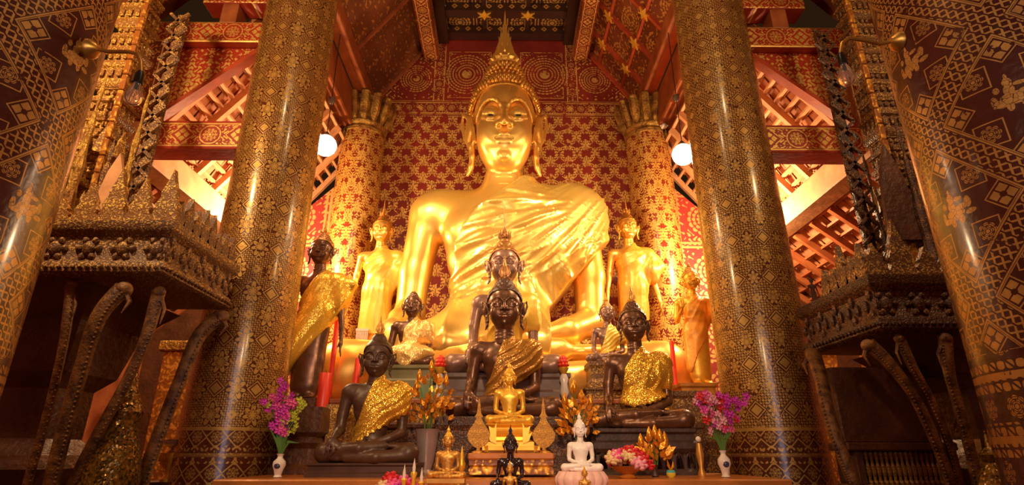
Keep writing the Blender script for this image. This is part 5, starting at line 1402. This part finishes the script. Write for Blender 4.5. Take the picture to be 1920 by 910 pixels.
# ---------------------------------------------------------------- lamps
for G_, top, w in ((G_L, at(617, 195, 6.6), 'left'), (G_R, at(1262, 190, 6.6), 'right')):
    t = thing('globe_lamp', 'glowing round glass globe lamp hanging %s of the great statue' % w, 'lamp', tuple(G_))
    MB().ball((0, 0, 0), .145, 28, 18).build('glass_globe', M['globe'], t, True)
    MB().lathe([(.05, .13), (.055, .15), (.03, .19), (.015, .21)], 14).build('cap', M['iron'], t, True)
    MB().tube([(0, 0, .2), (0, 0, top.z-G_.z+1.2)], .006, 6).build('cord', M['black'], t, True)
    MB().lathe([(.02, 0), (.045, .03), (.05, .09), (.02, .11)], 12).build('ceiling_cup', M['iron'], t, True).location = (0, 0, top.z-G_.z)
for pts, w, cx in (([(182, 92), (205, 97), (240, 97), (258, 101), (264, 116), (264, 134)], 'left', -1), ([(1672, 78), (1650, 82), (1610, 74), (1590, 72), (1578, 82), (1576, 100)], 'right', 1)):
    P = [at(x, y, 2.45) for x, y in pts]; t = thing('bracket_lamp', 'unlit clear bulb on a curved wall bracket fixed to the %s lattice column' % w, 'lamp', tuple(P[0]))
    L = [p-P[0] for p in P]
    MB().tube(L, .011, 10).build('curved_arm', M['brass'], t, True)
    d = Vector((cx, 0, 0)); mb = MB(); mb.tube([d*-.01, d*.02, d*.04], [.02, .05, .055], 16); mb.tube([d*.03, d*.14], [.038, .038], 14); mb.build('wall_rose', M['brass'], t, True)
    e = L[-1]; MB().tube([e, e-Vector((0, 0, .02)), e-Vector((0, 0, .075))], [.014, .021, .023], 14).build('socket', M['black'], t, True)
    b = MB().lathe([(.018, 0), (.02, -.02), (.034, -.055), (.042, -.085), (.036, -.115), (.018, -.132), (.004, -.137)], 20).build('glass_bulb', M['glass'], t, True); b.location = e-Vector((0, 0, .07))
    f = MB().tube([(-.012, 0, -.02), (-.016, 0, -.07), (-.006, 0, -.085), (.006, 0, -.085), (.016, 0, -.07), (.012, 0, -.02)], .0015, 5).build('filament', M['brass'], b, True)
q = Vector((2.82, 8.55, 6.93)); t = thing('white_junction', 'small white socket fitting under the right beam end', 'fitting', tuple(q))
MB().lathe([(.05, .02), (.06, .05), (.04, .09)], 12).build('cap', M['porcelain'], t, True); MB().tube([(-.07, 0, .06), (.07, 0, .06)], .015, 8).build('arm', M['porcelain'], t, True)
# ---------------------------------------------------------------- carved pulpits in the aisles
def flame_outline(w, h, lean=0.0):
    r = [(w*.5, 0), (w*.55, h*.12), (w*.42, h*.25), (w*.48, h*.33), (w*.30, h*.48), (w*.33, h*.56), (w*.16, h*.74), (w*.05, h*.9), (0, h)]
    return r+[(-a, b) for a, b in r[-2::-1]]
def naga_bracket(t, pts, r, mat, side):
    P = [Vector(p) for p in pts]
    # smooth the curve
    Q = []
    for i in range(len(P)-1):
        p0, p1, p2, p3 = P[max(0, i-1)], P[i], P[i+1], P[min(len(P)-1, i+2)]
        for k in range(6):
            u = k/6; Q.append(.5*((2*p1)+(p2-p0)*u+(2*p0-5*p1+4*p2-p3)*u*u+(3*p1-p0-3*p2+p3)*u**3))
    Q.append(P[-1]); n = len(Q)
    rr = [r*.72*(1.35-.35*min(1, i/(n*.3)))*(1 if i < n*.75 else 1-.25*(i-n*.75)/(n*.25)) for i in range(n)]
    mb = MB(); mb.tube(Q, rr, 10, flat=.7)
    mb.ball(Q[0]+Vector((-side*.01, -.01, -.015)), (r*.9, r*.7, r*.8), 10, 7)
    mb.tube([Q[1]+Vector((-side*r*.5, 0, -.02)), Q[2]+Vector((-side*r*1.5, -.01, -.06)), Q[3]+Vector((-side*r*1.3, -.01, -.11))], [r*.35, r*.22, .004], 6)
    s = mb
    for i in range(2, n-1):
        for q in (0, .5):
            c = Q[i].lerp(Q[i+1], q); s.ball(c+Vector((-side*rr[i]*.85, -rr[i]*.55, 0)), r*.15, 6, 4)
    mb.build('naga_bracket', mat, t, True)
def pulpit(side, cx, cy, zb, zt, hx, hy, label, tower, brackets, mat, crest_seed):
    t = thing('carved_pulpit', label, 'pulpit', (0, 0, 0)); rnd = random.Random(crest_seed)
    c = (cx, cy, 0); H = zt-zb
    pm = MB(); pm.tier(hx, hy, [(.06, zb), (.02, zb+.03), (.02, zb+H*.22), (.05, zb+H*.3), (.05, zb+H*.72), (.015, zb+H*.8), (.0, zb+H*.86), (0, zt)], c)
    # beaded lip along bottom and top edge
    mb = pm; x0, x1, y0 = cx-hx, cx+hx, cy-hy; xe = x1 if side < 0 else x0
    n = int(2*hx/.05)
    for i in range(n): mb.ball((x0+.02+(2*hx-.04)*i/(n-1), y0+.01, zb+.06), .018, 6, 4)
    n2 = int(2*hy/.05)
    for i in range(n2): mb.ball((xe-side*.01*-1, y0+.02+(2*hy-.04)*i/(n2-1), zb+.06), .018, 6, 4)
    # relief motifs on the faces
    nn = int(2*hx/.24)
    for i in range(nn):
        x = x0+.12+(2*hx-.24)*i/max(1, nn-1); z = zb+H*.5
        mb.ball((x, y0+.045, z), (.05, .03, .06), 10, 6)
        for k in range(6):
            a = math.pi*2*k/6; mb.ball((x+.075*math.cos(a), y0+.045, z+.075*math.sin(a)), (.028, .022, .028), 6, 4)
    nn = int(2*hy/.2)
    for i in range(nn):
        y = y0+.1+(2*hy-.2)*i/max(1, nn-1); z = zb+H*.5
        for k in range(4):
            a = math.pi*2*k/4; mb.ball((xe+side*.04, y+.06*math.cos(a), z+.08*math.sin(a)), (.022, .03, .05), 6, 4)
    pm.build('platform', mat, t, True)
    # crest of flames along the rim
    for i in range(11):
        w = .19; x = x0+.12+(2*hx-.24)*i/10; h_ = rnd.uniform(.22, .50)
        f = MB().plate(flame_outline(w, h_), .05, (x, y0+.06, zt-.01)).build('crest_flame', M['carve_gold'] if side < 0 else M['carve_brown'], t)
    for i in range(8 if side < 0 else 5):
        y = y0+.12+(2*hy-.24)*i/7; h_ = rnd.uniform(.2, .42)
        f = MB().plate(flame_outline(.15, h_), .05, (xe+side*.06, y, zt-.01), ax=(0, 1, 0)).build('crest_flame', M['carve_brown'], t)
    # tower of tiers and spires behind the rim
    tx, ty, tw, th_, n = tower
    z = zt-.02; mb = MB(); mc = mb; k = 0
    while z < th_:
        f = 1-.35*(z-zt)/(th_-zt); h_ = (.30, .16, .22, .13)[k % 4]*f+.03; w = tw*f*(1, .86, .94, .80)[k % 4]; k += 1
        mb.tier(w, w*.9, [(.02, 0), (0, h_*.12), (0, h_*.3), (.035*f, h_*.36), (.035*f, h_*.8), (0, h_*.86), (0, h_)], (tx, ty, z))
        for q in (-.5, 0, .5):                      # niches and studs on the faces
            mc.box(tx+q*w-w*.13, tx+q*w+w*.13, ty-w*.9-.012, ty-w*.85, z+h_*.40, z+h_*.76, .01)
            mc.box(tx-side*(w+.012), tx-side*w*.95, ty+q*w*.9-w*.1, ty+q*w*.9+w*.1, z+h_*.40, z+h_*.76, .01) if side > 0 else mc.box(tx+w*.95, tx+w+.012, ty+q*w*.9-w*.1, ty+q*w*.9+w*.1, z+h_*.40, z+h_*.76, .01)
        z += h_
    mb.build('tower_blocks', M['carve_gold'] if side < 0 else M['carve_brown'], t)
    for sx in (-1, 1):                              # corner strips of cut gilding
        mb = MB(); q = zt; kk = 0
        while q < th_:
            f = 1-.35*(q-zt)/(th_-zt); mb.box(tx+sx*tw*f-.028, tx+sx*tw*f+.028, ty-tw*f*.95-.03, ty-tw*f*.95+.02, q, q+.17, .008); q += .185; kk += 1
        mb.build('gilt_corner_strip', M['carve_gold2'], t)
    # darker lattice strip beside the tower
    lx = tx-side*(tw+.20); mb = MB(); mb.box(lx-.05, lx+.05, ty+.05, ty+.12, zt, th_*.86, .01)
    q = zt
    while q < th_*.84:
        for s_ in (-1, 1): mb.beam((lx-.10*s_, ty+.02, q), (lx+.10*s_, ty+.02, q+.2), .03, .03, up=(0, 1, 0))
        q += .2
    mb.build('lattice_strip', M['carve_brown'] if side < 0 else M['carve_dark'], t)
    for i in range(10):
        a = 2*math.pi*i/10; px_, py_ = tx+tw*1.55*math.cos(a), ty+tw*1.55*math.sin(a); h_ = rnd.uniform(.9, 1.9)
        mb = MB(); prof = [(.075, 0), (.09, .05), (.05, .1), (.065, .16)]+[(.055*(1-q/7.5)+.018*(q % 2), .16+(h_-.16)*q/8) for q in range(1, 8)]+[(.004, h_)]
        mb.lathe(prof, 8, (px_, py_, zt-.02)); mb.build('slender_spire', mat if i % 2 else M['gilt_old'], t)
        for j in range(3):
            aa = a+.35*(j-1); mb = MB().plate(flame_outline(.11, .30), .03, (tx+tw*1.2*math.cos(aa), ty+tw*1.2*math.sin(aa), zt+.25+.35*j), ax=(math.sin(aa), -math.cos(aa), 0))
            mb.build('tier_flame', M['carve_gold'] if side < 0 else M['carve_brown'], t)
    for (wx, wz, ww, wh) in ((tx-.25, zt+.55, .34, 1.0), (tx+.42, zt+.15, .26, .75)):
        MB().plate([(-ww/2, 0), (ww/2, 0), (ww*.42, wh*.4), (ww*.25, wh*.75), (0, wh), (-ww*.25, wh*.75), (-ww*.42, wh*.4)], .04, (wx, ty-tw*1.25, wz)).build('plain_wing_panel', M['rafter'] if side < 0 else M['darkwood'], t)
    # pedestal below
    MB().tier(hx*.40, hy*.7, [(0, .3), (0, .5), (.08, .6), (.14, .75), (.14, 1.25), (.06, 1.4), (.10, 1.5), (.18, 1.62), (.18, 2.0), (.08, 2.12), (0, zb-.25), (-.10, zb-.1), (-.2, zb+.01)], (cx-side*-.12, cy+.22, 0)).build('pedestal', M['darkwood'], t)
    for (pts, r) in brackets: naga_bracket(t, pts, r, M['bracket'], side)
    return t
def A(*q): return [tuple(at(x, y, Y)) for x, y, Y in q]
pulpit(-1, -3.70, 4.59, 2.76, 3.20, 1.15, .57, 'huge gilded carved pulpit with spires and naga brackets behind the left lattice column', (-3.96, 4.85, .21, 7.0, 9),
    [(A((134, 530, 4.15), (120, 640, 4.15), (88, 780, 4.25), (50, 912, 4.3), (30, 1000, 4.35)), .045), (A((232, 540, 4.10), (185, 595, 4.05), (150, 700, 4.1), (120, 810, 4.15), (95, 912, 4.2), (80, 1000, 4.3)), .075),
     (A((298, 545, 4.15), (275, 630, 4.15), (235, 720, 4.2), (180, 820, 4.25), (135, 912, 4.3), (110, 1000, 4.35)), .055), (A((415, 592, 4.9), (372, 632, 4.85), (335, 720, 4.8), (300, 810, 4.8), (265, 912, 4.8), (250, 1000, 4.8)), .075)], M['carve_brown'], 5)
pulpit(1, 3.92, 4.64, 2.36, 2.80, 1.14, .57, 'huge dark carved pulpit with spires and naga brackets behind the right lattice column', (3.96, 5.0, .19, 7.0, 9),
    [(A((1524, 662, 4.9), (1538, 705, 4.7), (1556, 785, 4.5), (1586, 868, 4.45), (1608, 925, 4.45), (1626, 1000, 4.5)), .075), (A((1628, 645, 4.15), (1665, 680, 4.15), (1712, 740, 4.2), (1755, 830, 4.25), (1785, 915, 4.3), (1800, 1000, 4.3)), .06),
     (A((1686, 632, 4.15), (1712, 690, 4.15), (1750, 760, 4.2), (1782, 840, 4.25), (1800, 915, 4.3), (1812, 1000, 4.3)), .045), (A((1772, 632, 4.12), (1780, 700, 4.12), (1805, 790, 4.15), (1835, 912, 4.2), (1850, 1000, 4.2)), .055)], M['carve_dark'], 8)
# things half seen under and beside the pulpits
t = thing('baluster_cabinet', 'dark cabinet with a row of gilded balusters under the right pulpit', 'cabinet', (at(1706, 870, 4.62).x, 4.75, 0)); zt = at(1690, 845, 4.5).z; zb = at(1690, 906, 4.5).z
hx = .34
MB().box(-hx-.08, hx+.08, -.03, .2, .3, zb-.02, .01).build('lower_body', M['darkwood'], t); MB().box(-hx-.10, hx+.10, -.10, .2, zt, zt+.06, .01).build('cornice', M['darkwood'], t)
MB().box(-hx-.05, hx+.05, .02, .2, zb-.02, zt, .01).build('back_panel', M['wood_black'], t); MB().box(-hx-.06, hx+.06, 0, .2, zt+.06, zt+.66, .01).build('upper_panel', M['darkwood'], t)
for s in (-1, 1): MB().box(s*hx-.03, s*hx+.03, -.06, .1, zb-.02, zt, .005).build('corner_post', M['darkwood'], t)
bal = MB().lathe([(.018, 0), (.020, .02), (.010, .04), (.019, .08), (.021, .12), (.010, .16), (.018, .20), (.018, zt-zb+.02)], 10).mesh('baluster'); bal.shade_smooth(); bal.materials.append(M['gilt_old'])
for k in range(15):
    o = bpy.data.objects.new('baluster', bal); COL.objects.link(o); o.parent = t; o.location = (-hx+.06+(2*hx-.12)*k/14, -.04, zb-.02)
MB().box(-hx, hx, -.07, 0, zb-.05, zb-.02, .004).build('rail', M['gilt_old'], t)
# gilded relief screen far left, glitter column, stacked bowls
t = thing('gilded_screen', 'gilded relief screen glinting between the left brackets and column', 'screen', (-4.0, 8.2, 0))
MB().box(-.9, .9, -.05, .05, 0, 2.9, .02).build('relief_board', M['carve_gold2'], t); MB().box(-.98, .98, -.08, .08, 2.9, 3.05, .02).build('top_rail', M['gilt_old'], t)
t = thing('gilded_screen', 'gilded relief screen glinting behind the brackets of the right pulpit', 'screen', (4.05, 8.2, 0))
MB().box(-.8, .8, -.05, .05, 0, 2.9, .02).build('relief_board', M['carve_gold2'], t); MB().box(-.88, .88, -.08, .08, 2.9, 3.05, .02).build('top_rail', M['gilt_old'], t)
def shadow_statue(x, foot, chin, Y, label, m, k):
    s, u, z = stand('standing_buddha_statue', label, x, foot, chin, Y, m, m, M['gold_old'], **k); return s, z, u
p = at(182, 905, 4.3); t = thing('mosaic_pillar', 'short pillar crusted with gold and green glass mosaic under the left pulpit', 'pillar', (p.x, 4.42, 0))
MB().lathe([(.20, .2), (.2, .7), (.16, .8), (.15, 1.1), (.20, 1.3), (.17, 1.5), (.10, 1.72), (.13, 1.80), (.05, 1.98), (.01, 2.2)], 20).build('pillar_body', M['mosaic'], t, True)
MB().lathe([(.24, 0), (.24, .2), (.2, .22)], 20).build('foot', M['darkwood'], t, True)
t = thing('offering_stand', 'dark side table behind the left brackets', 'table', (at(312, 905, 5.6).x-.06, 5.6, 0)); zt = at(312, 903, 5.6).z
MB().box(-.2, .2, -.2, .2, zt-.05, zt, .01).build('table_top', M['darkwood'], t)
for x in (-.17, .17):
    for y in (-.16, .16): MB().box(x-.025, x+.025, y-.025, y+.025, 0, zt-.05).build('leg', M['darkwood'], t)
k = mpp(315, 870, 5.5); x_ = at(314, 900, 5.5).x
def bowl(z0, r, h, m, label, nm='footed_bowl'):
    t = thing(nm, label, 'bowl', (x_, 5.5, z0))
    MB().lathe([(r*.6, 0), (r*.62, h*.08), (r*.28, h*.25), (r*.35, h*.4), (r*.9, h*.62), (r*1.0, h*.9), (r*1.03, h), (r*.92, h), (r*.6, h*.6)], 28).build('cup', m, t, True)
    mb = MB()
    for i in range(22):
        a = 2*math.pi*i/22; mb.ball((r*.98*math.cos(a), r*.98*math.sin(a), h*.8), (r*.09, r*.09, h*.1), 6, 4)
    mb.build('chased_band', m, t, True)
bowl(zt, .10, 50*k, M['gold_small'], 'larger gold footed offering bowl on the side table under the left pulpit'); bowl(zt+50*k*.985, .092, 24*k, M['silver'], 'silver offering bowl stacked on the gold one under the left pulpit')
# two small dark figures standing on the right pulpit
for x, y0, y1, w in ((1497, 585, 530, 'taller left'), (1517, 582, 548, 'shorter right')):
    p = at(x, y0, 4.98); p.x = max(p.x, 2.86 if x < 1500 else 2.98); h = at(x, y1, 4.98).z-2.80
    standing_buddha('wooden_figure', '%s of the two small dark wooden figures standing on the right pulpit' % w, 'statue', (p.x, 4.98, 2.80), h/5.1, M['darkwood'], M['darkwood'], M['darkwood'], finial='knob', skirt=True)
# dark gilded things on the far right and left, seen past the near columns
p = at(1875, 912, 3.9); t = thing('gilt_vessel', 'tall gilt vessel beside the foot of the right lattice column', 'vessel', (p.x, 3.9, 0)); H = at(1875, 838, 3.9).z
MB().lathe([(.16, 0), (.16, .8), (.12, .9), (.14, 1.0), (.11, H-.18), (.05, H-.1), (.07, H-.05), (.02, H), (.005, H+.1)], 18).build('vessel_body', M['mosaic'], t, True)
